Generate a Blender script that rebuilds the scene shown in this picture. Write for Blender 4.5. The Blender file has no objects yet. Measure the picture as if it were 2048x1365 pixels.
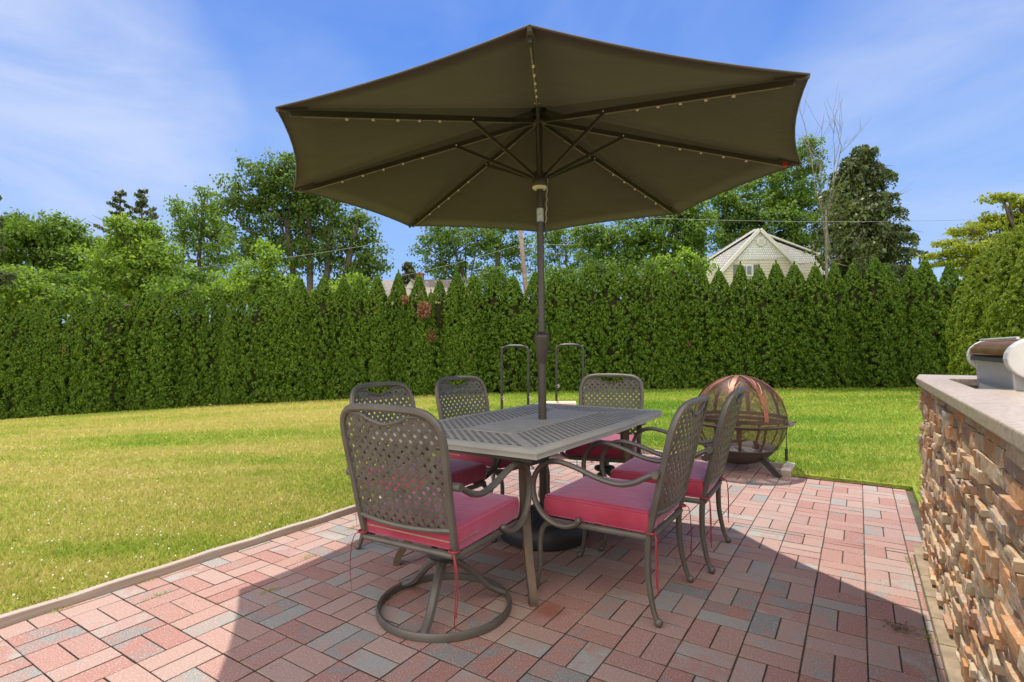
import bpy, bmesh, math, random
import numpy as np
from mathutils import Vector, Matrix
R=math.radians
random.seed(7); rng=np.random.default_rng(11)
sc=bpy.context.scene; COL=sc.collection
F,HY,CAMH=1087.0,695.0,1.144
YAW=0.5674
UX,UY=math.sin(YAW),math.cos(YAW)          # u: along the counter; v: across the patio
def uv(u,v,z=0.0): return Vector((u*UX+v*UY, u*UY-v*UX, z))
def P(px,py,d): return Vector(((px-1024)*d/F, d, CAMH+(HY-py)*d/F))
# ------------------------------------------------------------------ materials
def new_mat(name):
    m=bpy.data.materials.new(name); m.use_nodes=True
    nt=m.node_tree; b=nt.nodes['Principled BSDF']; return m,nt,b
def nd(nt,t,**k):
    n=nt.nodes.new(t)
    for a,v in k.items():
        if a.startswith('i_'): n.inputs[a[2:].replace('_',' ')].default_value=v
        else: setattr(n,a,v)
    return n
def ramp(nt,src,stops,interp='LINEAR'):
    r=nt.nodes.new('ShaderNodeValToRGB'); cr=r.color_ramp; cr.interpolation=interp
    while len(cr.elements)<len(stops): cr.elements.new(0.5)
    for e,(p,c) in zip(cr.elements,stops):
        e.position=p; e.color=(*c,1) if len(c)==3 else c
    nt.links.new(src,r.inputs[0]); return r.outputs[0]
def noise(nt,scale,detail=3,rough=.55,coord='Object',vec=None,dist=0):
    n=nd(nt,'ShaderNodeTexNoise'); n.inputs['Scale'].default_value=scale; n.inputs['Detail'].default_value=detail
    n.inputs['Roughness'].default_value=rough; n.inputs['Distortion'].default_value=dist
    if vec is None:
        tc=nd(nt,'ShaderNodeTexCoord'); vec=tc.outputs[coord]
    nt.links.new(vec,n.inputs['Vector']); return n.outputs['Fac']
def mixc(nt,fac,a,b,mode='MIX'):
    m=nd(nt,'ShaderNodeMix',data_type='RGBA',blend_type=mode)
    for s,v in ((m.inputs[0],fac),(m.inputs[6],a),(m.inputs[7],b)):
        if isinstance(v,bpy.types.NodeSocket): nt.links.new(v,s)
        elif isinstance(v,(int,float)): s.default_value=v
        else: s.default_value=(*v,1)
    return m.outputs[2]
def math_(nt,op,a,b=0.0,clamp=False):
    m=nd(nt,'ShaderNodeMath',operation=op,use_clamp=clamp)
    for s,v in ((m.inputs[0],a),(m.inputs[1],b)):
        if isinstance(v,bpy.types.NodeSocket): nt.links.new(v,s)
        else: s.default_value=v
    return m.outputs[0]
def bump(nt,b,h,strength=.3,dist=.01):
    n=nd(nt,'ShaderNodeBump'); n.inputs['Strength'].default_value=strength; n.inputs['Distance'].default_value=dist
    nt.links.new(h,n.inputs['Height']); nt.links.new(n.outputs[0],b.inputs['Normal'])
def simple(name,c1,c2,scale=20,rough=.6,metal=0,bs=.15,spec=.5,bd=.002,detail=4):
    m,nt,b=new_mat(name); f=noise(nt,scale,detail)
    nt.links.new(ramp(nt,f,[(.3,c1),(.7,c2)]),b.inputs['Base Color'])
    b.inputs['Roughness'].default_value=rough; b.inputs['Metallic'].default_value=metal
    b.inputs['Specular IOR Level'].default_value=spec
    if bs: bump(nt,b,noise(nt,scale*4,2),bs,bd)
    return m
M={}
M['bronze']=simple('bronze_powder_coat',(.088,.078,.064),(.122,.110,.091),9,.5,.25,.1)
M['bronze_rusty']=simple('rusty_bronze',(.075,.066,.053),(.145,.085,.040),14,.6,.15,.2)
M['pole']=simple('dark_brown_pole',(.045,.036,.03),(.065,.053,.045),6,.42,.3,.05)
M['hoop']=simple('black_steel_tube',(.035,.033,.032),(.06,.056,.052),12,.4,.4,.05)
M['black_plastic']=simple('black_plastic',(.018,.019,.022),(.028,.03,.034),12,.5,0,.1)
M['ivory']=simple('ivory_plastic',(.62,.55,.42),(.7,.63,.5),30,.5,0,0)
M['steel']=simple('brushed_steel',(.50,.50,.49),(.58,.58,.57),14,.42,.75,.05)
M['pale_steel']=simple('pale_steel',(.50,.49,.47),(.58,.57,.55),10,.5,.35,.05)
M['copper']=simple('reflection_tinted_hood',(.30,.13,.055),(.42,.20,.09),7,.3,.85,.05)  # steel hood; the brown patio reflection is painted into its base colour
M['copper_strap']=simple('weathered_copper',(.26,.08,.036),(.12,.05,.032),16,.5,.6,.15)
M['iron']=simple('brown_iron',(.05,.03,.022),(.10,.055,.04),14,.55,.4,.2)
M['bowl']=simple('grey_iron_bowl',(.06,.05,.045),(.09,.07,.06),9,.6,.3,.2)
M['ash']=simple('ash',(.12,.115,.11),(.3,.29,.28),30,.95,0,.5)
M['white_trim']=simple('white_trim',(.50,.485,.46),(.58,.565,.535),6,.6,0,0)
M['shutter']=simple('grey_shutter',(.10,.11,.12),(.14,.15,.16),6,.6,0,0)
M['glass']=simple('window_glass',(.14,.17,.2),(.2,.24,.28),2,.08,0,0)
M['chimney']=simple('red_brick',(.28,.10,.07),(.40,.17,.12),30,.8,0,.2)
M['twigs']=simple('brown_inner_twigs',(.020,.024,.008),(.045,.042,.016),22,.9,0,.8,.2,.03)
M['wire']=simple('grey_cable',(.16,.16,.17),(.24,.24,.25),5,.5,0,0)
M['wood_pole']=simple('weathered_pole_wood',(.16,.11,.085),(.28,.20,.16),3,.85,0,.3)
M['bark']=simple('bark',(.05,.042,.034),(.12,.10,.082),3,.9,0,.5,.3,.03)
M['greybark']=simple('pale_dead_bark',(.12,.105,.09),(.21,.185,.16),3,.9,0,.4,.3,.02)
M['sticker']=simple('worn_label',(.25,.28,.25),(.5,.52,.48),60,.5,0,0)
M['hole_shade']=simple('shaded_hole_edge',(.022,.021,.019),(.05,.047,.042),30,.8,0,0)  # shade inside the lattice holes, painted dark on their walls
M['strip']=simple('beige_strip',(.22,.185,.13),(.28,.24,.17),30,.5,0,0)
M['red_clip']=simple('red_plastic',(.33,.012,.012),(.4,.02,.02),20,.35,0,0)
M['tie']=simple('red_ribbon',(.22,.016,.024),(.29,.03,.04),40,.7,0,.2)
M['zip']=simple('zip_metal',(.30,.20,.13),(.42,.32,.22),60,.4,.4,0)
M['mulch']=simple('mulch',(.022,.016,.011),(.07,.048,.032),14,.95,0,.8,.2,.03)
M['sand']=simple('sand_strip',(.33,.255,.165),(.21,.16,.105),12,.95,0,.6,.2,.01)
# timber with grain
def timber(name,c1,c2):
    m,nt,b=new_mat(name); tc=nd(nt,'ShaderNodeTexCoord'); mp=nd(nt,'ShaderNodeMapping')
    mp.inputs['Scale'].default_value=(1.5,34,34); nt.links.new(tc.outputs['Object'],mp.inputs[0])
    f=noise(nt,1.6,5,.6,vec=mp.outputs[0],dist=.6)
    nt.links.new(ramp(nt,f,[(.25,c1),(.6,c2),(.8,tuple(x*.7 for x in c1))]),b.inputs['Base Color'])
    b.inputs['Roughness'].default_value=.85; bump(nt,b,f,.5,.004); return m
M['timber']=timber('weathered_timber',(.26,.20,.155),(.38,.31,.255))
M['splitwood']=timber('split_firewood',(.62,.43,.27),(.74,.55,.37))
M['logbark']=simple('log_bark',(.22,.11,.06),(.36,.19,.11),20,.9,0,.4,.3,.01)
# cushion fabric
def cushion_mat():
    m,nt,b=new_mat('cushion_fabric'); f=noise(nt,5,4)
    geo=nd(nt,'ShaderNodeNewGeometry'); 
    c=ramp(nt,f,[(.3,(.29,.019,.042)),(.7,(.365,.044,.085))])
    nt.links.new(c,b.inputs['Base Color']); b.inputs['Roughness'].default_value=.55
    b.inputs['Specular IOR Level'].default_value=.25; b.inputs['Sheen Weight'].default_value=.6; b.inputs['Sheen Roughness'].default_value=.45
    b.inputs['Sheen Tint'].default_value=(.85,.75,1,1)
    w=noise(nt,7,4); wv=noise(nt,420,2); h=math_(nt,'ADD',math_(nt,'MULTIPLY',w,.8),math_(nt,'MULTIPLY',wv,.05)); bump(nt,b,h,.55,.016); return m
M['cushion']=cushion_mat()
def canopy_mat():
    m,nt,b=new_mat('olive_brown_canopy'); tc=nd(nt,'ShaderNodeTexCoord')
    f=noise(nt,2.2,5,.6)
    c=ramp(nt,f,[(.25,(.047,.035,.027)),(.75,(.062,.047,.036))])
    nt.links.new(c,b.inputs['Base Color']); b.inputs['Roughness'].default_value=.75
    b.inputs['Sheen Weight'].default_value=.15
    bump(nt,b,noise(nt,2.6,4,.55,dist=.5),.35,.03)
    tr=nd(nt,'ShaderNodeBsdfTranslucent'); nt.links.new(c,tr.inputs[0])
    mx=nd(nt,'ShaderNodeMixShader'); mx.inputs[0].default_value=.12
    out=nt.nodes['Material Output']; nt.links.new(b.outputs[0],mx.inputs[1]); nt.links.new(tr.outputs[0],mx.inputs[2]); nt.links.new(mx.outputs[0],out.inputs[0])
    return m
M['canopy']=canopy_mat()
def screen_mat():
    m,nt,b=new_mat('wire_mesh_screen'); b.inputs['Base Color'].default_value=(.12,.06,.04,1); b.inputs['Roughness'].default_value=.5; b.inputs['Metallic'].default_value=.3
    tc=nd(nt,'ShaderNodeTexCoord')
    br=nd(nt,'ShaderNodeTexBrick'); br.offset=0; br.inputs['Scale'].default_value=1; br.inputs['Mortar Size'].default_value=.0011; br.inputs['Brick Width'].default_value=.008; br.inputs['Row Height'].default_value=.008
    br.inputs['Color1'].default_value=(0,0,0,1); br.inputs['Color2'].default_value=(0,0,0,1); br.inputs['Mortar'].default_value=(1,1,1,1)
    nt.links.new(tc.outputs['UV'],br.inputs[0])
    tp=nd(nt,'ShaderNodeBsdfTransparent'); mx=nd(nt,'ShaderNodeMixShader')
    nt.links.new(br.outputs['Color'],mx.inputs[0]); nt.links.new(tp.outputs[0],mx.inputs[1]); nt.links.new(b.outputs[0],mx.inputs[2]); nt.links.new(mx.outputs[0],nt.nodes['Material Output'].inputs[0])
    return m
M['screen']=screen_mat()
# foliage
def leaf_mat(name,c_dark,c_mid,c_light,trans=.35,rough=.55,nscale=.9):
    m,nt,b=new_mat(name); geo=nd(nt,'ShaderNodeNewGeometry')
    f=noise(nt,nscale,3)
    v=math_(nt,'ADD',math_(nt,'MULTIPLY',geo.outputs['Random Per Island'],.55),math_(nt,'MULTIPLY',f,.5))
    c=ramp(nt,v,[(.2,c_dark),(.52,c_mid),(.85,c_light)])
    nt.links.new(c,b.inputs['Base Color']); b.inputs['Roughness'].default_value=rough; b.inputs['Specular IOR Level'].default_value=.25
    tr=nd(nt,'ShaderNodeBsdfTranslucent'); c2=mixc(nt,1.0,c,(1.15,1.1,.55),'MULTIPLY'); nt.links.new(c2,tr.inputs[0])
    mx=nd(nt,'ShaderNodeMixShader'); mx.inputs[0].default_value=trans
    nt.links.new(b.outputs[0],mx.inputs[1]); nt.links.new(tr.outputs[0],mx.inputs[2]); nt.links.new(mx.outputs[0],nt.nodes['Material Output'].inputs[0])
    return m
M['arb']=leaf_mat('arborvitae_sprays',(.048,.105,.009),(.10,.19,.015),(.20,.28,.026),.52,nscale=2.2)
M['arb_sun_tint']=leaf_mat('sun_tinted_arborvitae_sprays',(.13,.205,.018),(.22,.30,.028),(.32,.39,.045),.52)  # lighter copy of the sprays; sun on the right hedge put into leaf colour
M['dead']=leaf_mat('dead_arborvitae',(.12,.05,.026),(.21,.09,.05),(.30,.15,.09),.25)
M['maple']=leaf_mat('maple_leaves',(0.054,0.114,0.019),(0.102,0.186,0.031),(0.192,0.276,0.054),.56)
M['oak']=leaf_mat('dark_leaves',(0.048,0.098,0.022),(0.090,0.162,0.034),(0.168,0.240,0.054),.56)
M['lime']=leaf_mat('light_green_leaves',(0.108,0.198,0.024),(0.180,0.294,0.038),(0.276,0.396,0.066),.56)
M['vine']=leaf_mat('vine_leaves',(0.072,0.144,0.019),(0.126,0.222,0.031),(0.216,0.324,0.060),.56)
M['kousa']=leaf_mat('yellow_green_leaves',(.16,.21,.02),(.26,.31,.03),(.37,.40,.06),.55)
M['needle']=leaf_mat('spruce_needles',(.05,.075,.03),(.085,.115,.045),(.15,.175,.075),.3)
M['needle_pale']=leaf_mat('pale_needles',(.06,.085,.03),(.10,.13,.045),(.15,.17,.07),.25)
# lawn colouring shared by ground and blades
def lawn_col(nt,isl=None):
    geo=nd(nt,'ShaderNodeNewGeometry'); pos=geo.outputs['Position']
    mp=nd(nt,'ShaderNodeMapping'); mp.inputs['Rotation'].default_value=(0,0,R(-8)); mp.inputs['Scale'].default_value=(.28,1.0,1); nt.links.new(pos,mp.inputs[0])
    big=noise(nt,.75,4,.6,vec=mp.outputs[0],dist=.4)
    fine=noise(nt,3.2,4,.6,vec=pos)
    sx=nd(nt,'ShaderNodeSeparateXYZ'); nt.links.new(pos,sx.inputs[0])
    # the left lawn is drier than the right
    dry=math_(nt,'MULTIPLY_ADD',sx.outputs[0],-.050); dry.node.inputs[2].default_value=.0; dry.node.use_clamp=True
    dcl=math_(nt,'MINIMUM',dry,.15)
    v=math_(nt,'ADD',math_(nt,'ADD',math_(nt,'MULTIPLY',big,.75),math_(nt,'MULTIPLY',fine,.25)),dcl)
    if isl is not None: v=math_(nt,'ADD',v,math_(nt,'MULTIPLY_ADD',geo.outputs['Random Per Island'],.22)); 
    if isl is not None: v.node.inputs[1].links[0].from_node.inputs[2].default_value=-.11
    return ramp(nt,v,[(.30,(.115,.225,.020)),(.46,(.20,.315,.032)),(.58,(.35,.38,.058)),(.70,(.50,.43,.135))])
def lawn_mat():
    m,nt,b=new_mat('lawn_ground'); c=lawn_col(nt); 
    geo=nd(nt,'ShaderNodeNewGeometry')
    f=noise(nt,38,5,.7,vec=geo.outputs['Position'])
    c=mixc(nt,.75,c,ramp(nt,f,[(.3,(.55,.55,.5)),(.7,(1.3,1.3,1.2))]),'MULTIPLY')
    nt.links.new(c,b.inputs['Base Color']); b.inputs['Roughness'].default_value=.9; b.inputs['Specular IOR Level'].default_value=.15
    bump(nt,b,f,.9,.05); return m
M['lawn']=lawn_mat()
def blade_mat():
    m,nt,b=new_mat('grass_blades'); c=lawn_col(nt,True); nt.links.new(c,b.inputs['Base Color']); b.inputs['Roughness'].default_value=.6; b.inputs['Specular IOR Level'].default_value=.2
    tr=nd(nt,'ShaderNodeBsdfTranslucent'); nt.links.new(c,tr.inputs[0]); mx=nd(nt,'ShaderNodeMixShader'); mx.inputs[0].default_value=.45
    nt.links.new(b.outputs[0],mx.inputs[1]); nt.links.new(tr.outputs[0],mx.inputs[2]); nt.links.new(mx.outputs[0],nt.nodes['Material Output'].inputs[0]); return m
M['blade']=blade_mat()
M['clover']=simple('clover_flower',(.62,.62,.52),(.75,.75,.66),50,.8,0,0)
def paver_mat():
    m,nt,b=new_mat('clay_pavers'); at=nd(nt,'ShaderNodeAttribute',attribute_name='tone'); sp=nd(nt,'ShaderNodeSeparateColor'); nt.links.new(at.outputs['Color'],sp.inputs[0])
    geo=nd(nt,'ShaderNodeNewGeometry'); pos=geo.outputs['Position']
    red=ramp(nt,sp.outputs[1],[(0,(.28,.128,.10)),(.35,(.315,.178,.14)),(.7,(.33,.222,.18)),(1,(.29,.148,.118))])
    gray=ramp(nt,sp.outputs[1],[(0,(.165,.172,.160)),(1,(.29,.277,.24))])
    blotch=noise(nt,9,3,.6,vec=pos,dist=.6)
    g=math_(nt,'SUBTRACT',math_(nt,'MULTIPLY',blotch,1.5),math_(nt,'SUBTRACT',1.42,sp.outputs[0]),False)
    g=math_(nt,'MULTIPLY',g,3.0,True)
    c=mixc(nt,g,red,gray)
    fl=noise(nt,170,3,.7,vec=pos)
    c=mixc(nt,ramp(nt,fl,[(.54,(0,0,0)),(.66,(.8,.8,.8))]),c,(.52,.44,.39))
    dk=noise(nt,230,2,.6,vec=pos)
    c=mixc(nt,ramp(nt,dk,[(.25,(.6,.6,.6)),(.42,(0,0,0))]),c,(.16,.085,.07))
    # rust stain by the table leg
    dn=nd(nt,'ShaderNodeVectorMath',operation='DISTANCE'); nt.links.new(pos,dn.inputs[0]); dn.inputs[1].default_value=(.165,2.365,0)
    st=math_(nt,'ADD',dn.outputs['Value'],math_(nt,'MULTIPLY',noise(nt,16,2,vec=pos),.07))
    c=mixc(nt,ramp(nt,st,[(.075,(.7,.7,.7)),(.125,(0,0,0))]),c,(.23,.07,.035))
    nt.links.new(c,b.inputs['Base Color']); b.inputs['Roughness'].default_value=.85; b.inputs['Specular IOR Level'].default_value=.3
    bump(nt,b,fl,.35,.004); return m
M['paver']=paver_mat()
def joint_mat():
    m,nt,b=new_mat('joint_sand'); geo=nd(nt,'ShaderNodeNewGeometry'); f=noise(nt,2.2,4,.65,vec=geo.outputs['Position'])
    nt.links.new(ramp(nt,f,[(.42,(.06,.045,.032)),(.55,(.09,.07,.043)),(.68,(.10,.105,.028))]),b.inputs['Base Color']); b.inputs['Roughness'].default_value=.95
    return m
M['joint']=joint_mat()
def stone_mat():
    m,nt,b=new_mat('ledger_stone'); at=nd(nt,'ShaderNodeAttribute',attribute_name='tone'); sp=nd(nt,'ShaderNodeSeparateColor'); nt.links.new(at.outputs['Color'],sp.inputs[0])
    geo=nd(nt,'ShaderNodeNewGeometry'); pos=geo.outputs['Position']
    c=ramp(nt,sp.outputs[0],[(0,(.34,.26,.16)),(.25,(.47,.37,.235)),(.45,(.39,.30,.19)),(.60,(.36,.22,.12)),(.72,(.44,.22,.085)),(.82,(.22,.135,.10)),(.92,(.31,.275,.215)),(1,(.33,.19,.13))])
    n1=noise(nt,19,6,.7,vec=pos,dist=1.2)
    c=mixc(nt,ramp(nt,n1,[(.48,(0,0,0)),(.64,(.85,.85,.85))]),c,(.46,.20,.06))
    c=mixc(nt,ramp(nt,noise(nt,34,5,.7,vec=pos,dist=.8),[(.52,(0,0,0)),(.66,(.7,.7,.7))]),c,(.52,.44,.32))
    n2=noise(nt,26,4,.6,vec=pos,dist=.5)
    c=mixc(nt,ramp(nt,n2,[(.25,(.65,.65,.65)),(.43,(0,0,0))]),c,(.16,.12,.095))
    nt.links.new(c,b.inputs['Base Color']); b.inputs['Roughness'].default_value=.78; b.inputs['Specular IOR Level'].default_value=.3
    bump(nt,b,noise(nt,48,6,.75,vec=pos,dist=.5),.55,.006); return m
M['stone']=stone_mat()
M['mortar']=simple('wall_core',(.10,.075,.05),(.15,.115,.08),20,.95,0,.3)
def granite():
    m,nt,b=new_mat('beige_granite'); tc=nd(nt,'ShaderNodeTexCoord'); mp=nd(nt,'ShaderNodeMapping'); mp.inputs['Rotation'].default_value=(0,0,R(8)); mp.inputs['Scale'].default_value=(4,14,14); nt.links.new(tc.outputs['Object'],mp.inputs[0])
    a=noise(nt,1.7,5,.65,vec=mp.outputs[0],dist=1.5); f=noise(nt,60,4,.7)
    c=ramp(nt,a,[(.30,(.27,.205,.155)),(.48,(.42,.345,.275)),(.66,(.31,.245,.19))])
    c=mixc(nt,ramp(nt,f,[(.38,(.7,.7,.7)),(.54,(0,0,0))]),c,(.22,.165,.125))
    nt.links.new(c,b.inputs['Base Color']); b.inputs['Roughness'].default_value=.38; bump(nt,b,f,.08,.002); return m
M['granite']=granite()
def tabletop():
    m,nt,b=new_mat('table_metal'); f=noise(nt,7,4); geo=nd(nt,'ShaderNodeNewGeometry')
    c=ramp(nt,f,[(.3,(.245,.232,.20)),(.7,(.29,.277,.242))])
    st=noise(nt,4.5,3,.6,vec=geo.outputs['Position'],dist=.8)
    c=mixc(nt,ramp(nt,st,[(.64,(0,0,0)),(.68,(.45,.45,.45))]),c,(.12,.117,.11))
    nt.links.new(c,b.inputs['Base Color']); b.inputs['Roughness'].default_value=.72; b.inputs['Specular IOR Level'].default_value=.2; bump(nt,b,noise(nt,120,2),.08,.001); return m
M['table']=tabletop()
def siding(name,c1,c2,row,bw,off,mort):
    m,nt,b=new_mat(name); tc=nd(nt,'ShaderNodeTexCoord'); mp=nd(nt,'ShaderNodeMapping'); mp.inputs['Rotation'].default_value=(R(90),0,0); nt.links.new(tc.outputs['Object'],mp.inputs[0])
    br=nd(nt,'ShaderNodeTexBrick'); br.offset=off; br.inputs['Scale'].default_value=1; br.inputs['Row Height'].default_value=row; br.inputs['Brick Width'].default_value=bw; br.inputs['Mortar Size'].default_value=row*.09
    br.inputs['Color1'].default_value=(*c1,1); br.inputs['Color2'].default_value=(*c2,1); br.inputs['Mortar'].default_value=(*mort,1)
    nt.links.new(mp.outputs[0],br.inputs[0]); nt.links.new(br.outputs['Color'],b.inputs['Base Color']); b.inputs['Roughness'].default_value=.8; return m
M['scales']=siding('fish_scale_shingle',(.56,.56,.58),(.68,.68,.70),.17,.15,.5,(.30,.30,.32))
M['lap']=siding('beige_lap_siding',(.50,.46,.39),(.53,.485,.41),.2,9.0,.5,(.26,.235,.20))
M['roof']=siding('brown_shingle_roof',(.185,.150,.125),(.24,.20,.165),.16,.35,.5,(.11,.09,.075))
# ------------------------------------------------------------------ mesh helpers
class MB:
    def __init__(s): s.v=[]; s.f=[]; s.t=[]
    def add(s,vs,fs,tone=None):
        o=len(s.v); s.v+= [tuple(p) for p in vs]; s.f+=[tuple(i+o for i in f) for f in fs]
        s.t+=[tone]*len(fs)
    def box(s,c,h,rot=None,tone=None):
        m=rot or Matrix.Identity(3); c=Vector(c)
        vs=[c+m@Vector((x*h[0],y*h[1],z*h[2])) for x in(-1,1) for y in(-1,1) for z in(-1,1)]
        s.add(vs,[(0,1,3,2),(4,6,7,5),(0,4,5,1),(2,3,7,6),(0,2,6,4),(1,5,7,3)],tone)
    def bar(s,a,b,w,h,up=(0,0,1)):
        a=Vector(a);b=Vector(b);d=(b-a);L=d.length;d.normalize();x=d.cross(Vector(up)); x.normalize(); z=x.cross(d)
        s.box((a+b)/2,(w/2,L/2,h/2),Matrix((x,d,z)).transposed())
    def tube(s,pts,r,n=8,smooth=0,flat=1.0,up=None,closed=False):
        pts=[Vector(p) for p in pts]
        rs=list(r) if hasattr(r,'__len__') else [r]*len(pts)
        if smooth and len(pts)>2:
            q=[];qr=[];L=len(pts)
            rg=range(L if closed else L-1)
            for i in rg:
                p1,p2=pts[i],pts[(i+1)%L]
                p0=pts[i-1] if (closed or i>0) else p1*2-p2
                p3=pts[(i+2)%L] if (closed or i+2<L) else p2*2-p1
                for k in range(smooth):
                    t=k/smooth
                    q.append(.5*((2*p1)+(p2-p0)*t+(2*p0-5*p1+4*p2-p3)*t*t+(3*p1-p0-3*p2+p3)*t**3)); qr.append(rs[i]*(1-t)+rs[(i+1)%L]*t)
            if not closed: q.append(pts[-1]);qr.append(rs[-1])
            pts,rs=q,qr
        N=len(pts); vs=[];fs=[]; ref=None
        for i in range(N):
            a=pts[i-1] if (i>0 or closed) else pts[0]; b=pts[(i+1)%N] if (i<N-1 or closed) else pts[-1]
            d=(b-a).normalized() if (b-a).length>1e-9 else Vector((0,0,1))
            if up is not None: x=d.cross(Vector(up))
            elif ref is None: x=d.cross(Vector((0,0,1)) if abs(d.z)<.9 else Vector((1,0,0)))
            else: x=ref-d*ref.dot(d)
            if x.length<1e-6: x=d.orthogonal()
            x.normalize(); ref=x; y=d.cross(x)
            for k in range(n):
                t=2*math.pi*k/n; vs.append(pts[i]+(x*math.cos(t)+y*math.sin(t)*flat)*rs[i])
        for i in range(N if closed else N-1):
            for k in range(n):
                j=(i+1)%N; fs.append((i*n+k,i*n+(k+1)%n,j*n+(k+1)%n,j*n+k))
        if not closed: fs+=[tuple(range(n))[::-1],tuple(range((N-1)*n,N*n))]
        s.add(vs,fs)
    def lathe(s,prof,n=24,c=(0,0,0),caps=True):
        c=Vector(c);vs=[];fs=[];m=len(prof)
        for r,z in prof:
            for k in range(n):
                t=2*math.pi*k/n; vs.append(c+Vector((r*math.cos(t),r*math.sin(t),z)))
        for i in range(m-1):
            for k in range(n): fs.append((i*n+k,i*n+(k+1)%n,(i+1)*n+(k+1)%n,(i+1)*n+k))
        if caps: fs+=[tuple(range(n))[::-1],tuple(range((m-1)*n,m*n))]
        s.add(vs,fs)
    def ball(s,c,r,n=10,sq=(1,1,1)):
        m=n//2+1; vs=[];fs=[];c=Vector(c)
        for i in range(m):
            ph=math.pi*i/(m-1)
            for k in range(n):
                t=2*math.pi*k/n; vs.append(c+Vector((r*sq[0]*math.sin(ph)*math.cos(t),r*sq[1]*math.sin(ph)*math.sin(t),r*sq[2]*math.cos(ph))))
        for i in range(m-1):
            for k in range(n): fs.append((i*n+k,(i+1)*n+k,(i+1)*n+(k+1)%n,i*n+(k+1)%n))
        s.add(vs,fs)
    def prism(s,poly,ext):      # poly: list of 3D points, extruded by ext
        n=len(poly); e=Vector(ext); a=[Vector(p) for p in poly]
        s.add(a+[p+e for p in a],[tuple(range(n)),tuple(range(2*n-1,n-1,-1))]+[(i,i+n,(i+1)%n+n,(i+1)%n) for i in range(n)])
    def build(s,name,mat,parent=None,smooth=False,tone=False,recalc=True):
        me=bpy.data.meshes.new(name); me.from_pydata(s.v,[],s.f); me.update()
        if recalc:
            bm=bmesh.new(); bm.from_mesh(me); bmesh.ops.recalc_face_normals(bm,faces=bm.faces); bm.to_mesh(me); bm.free()
        if tone:
            at=me.color_attributes.new('tone','FLOAT_COLOR','CORNER'); buf=np.ones((len(me.loops),4),np.float32)
            for p in me.polygons: buf[p.loop_start:p.loop_start+p.loop_total,:3]=s.t[p.index]
            at.data.foreach_set('color',buf.ravel())
        if mat: me.materials.append(mat)
        if smooth:
            me.shade_smooth()
            if smooth is not True: me.set_sharp_from_angle(angle=smooth)
        o=bpy.data.objects.new(name,me); COL.objects.link(o)
        if parent: o.parent=parent
        return o
SM=R(40)
def np_mesh(name,V,Fc,mat,parent=None):
    me=bpy.data.meshes.new(name); n,k=Fc.shape
    me.vertices.add(len(V)); me.vertices.foreach_set('co',V.astype(np.float32).ravel())
    me.loops.add(n*k); me.loops.foreach_set('vertex_index',Fc.astype(np.int32).ravel())
    me.polygons.add(n); me.polygons.foreach_set('loop_start',np.arange(0,n*k,k,dtype=np.int32))
    me.update(calc_edges=True); me.materials.append(mat)
    o=bpy.data.objects.new(name,me); COL.objects.link(o)
    if parent: o.parent=parent
    return o
def tag(o,label=None,cat=None,group=None,kind=None):
    if label: o['label']=label
    if cat: o['category']=cat
    if group: o['group']=group
    if kind: o['kind']=kind
    return o
def thing(name,label,cat,loc=(0,0,0),rz=0,group=None):
    o=bpy.data.objects.new(name,None); COL.objects.link(o); o.location=loc; o.rotation_euler=(0,0,rz); o.empty_display_size=.1
    return tag(o,label,cat,group)
def dup(root,loc,rz,label,sel=None,scale=None):
    def cp(o,par):
        c=o.copy(); COL.objects.link(c)
        if par is not None: c.parent=par
        for ch in list(o.children): cp(ch,c)
        return c
    r=cp(root,None); r.location=loc; r.rotation_euler=(0,0,rz); r['label']=label
    if scale: r.scale=scale
    return r
def clip(poly,outline):
    out=poly; n=len(outline)
    for i in range(n):
        a,b=outline[i],outline[(i+1)%n]; inp=out; out=[]
        if not inp: return []
        def side(p): return (b[0]-a[0])*(p[1]-a[1])-(b[1]-a[1])*(p[0]-a[0])
        for k in range(len(inp)):
            p,q=inp[k],inp[(k+1)%len(inp)]; sp,sq=side(p),side(q)
            if sp>=0: out.append(p)
            if (sp>=0)!=(sq>=0):
                t=sp/(sp-sq); out.append((p[0]+(q[0]-p[0])*t,p[1]+(q[1]-p[1])*t))
    return out
def weave(outline,p,w,mapf,keep=lambda s,t:True,h=.0022,half=True):
    """two families of diagonal strips passing over and under each other, cut to a convex counter-clockwise outline"""
    mb=MB(); q=math.sqrt(.5)
    S=[x for x,_ in outline];T=[y for _,y in outline]; ext=max(max(map(abs,S)),max(map(abs,T)))*1.5
    N=int(ext/p)+2
    for fam in (0,1):
        for k in range(-N,N+1):
            for m in range(-2*N,2*N):
                a0,a1=m*p/2,(m+1)*p/2; b0,b1=k*p-w/2,k*p+w/2
                cr=[(a0,b0),(a1,b0),(a1,b1),(a0,b1)]
                if fam==0: st=[((a+b)*q,(a-b)*q) for a,b in cr][::-1]
                else: st=[((b+a)*q,(b-a)*q) for a,b in cr]
                c=clip(st,outline)
                if len(c)<3: continue
                cs=sum(x for x,_ in c)/len(c); ct=sum(y for _,y in c)/len(c)
                if not keep(cs,ct): continue
                vs=[]
                for (s_,t_) in c:
                    a=(s_+t_)*q if fam==0 else (s_-t_)*q
                    off=h*math.cos(math.pi*a/p)*(-1)**k*(1 if fam==0 else -1)
                    vs.append(mapf(s_,t_,off))
                mb.add(vs,[tuple(range(len(vs)))])
    return mb
def solid(o,t):
    m=o.modifiers.new('thick','SOLIDIFY'); m.thickness=t; m.offset=0; return o
def bev(o,w,seg=2):
    m=o.modifiers.new('bevel','BEVEL'); m.width=w; m.segments=seg; m.limit_method='ANGLE'; return o
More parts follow.
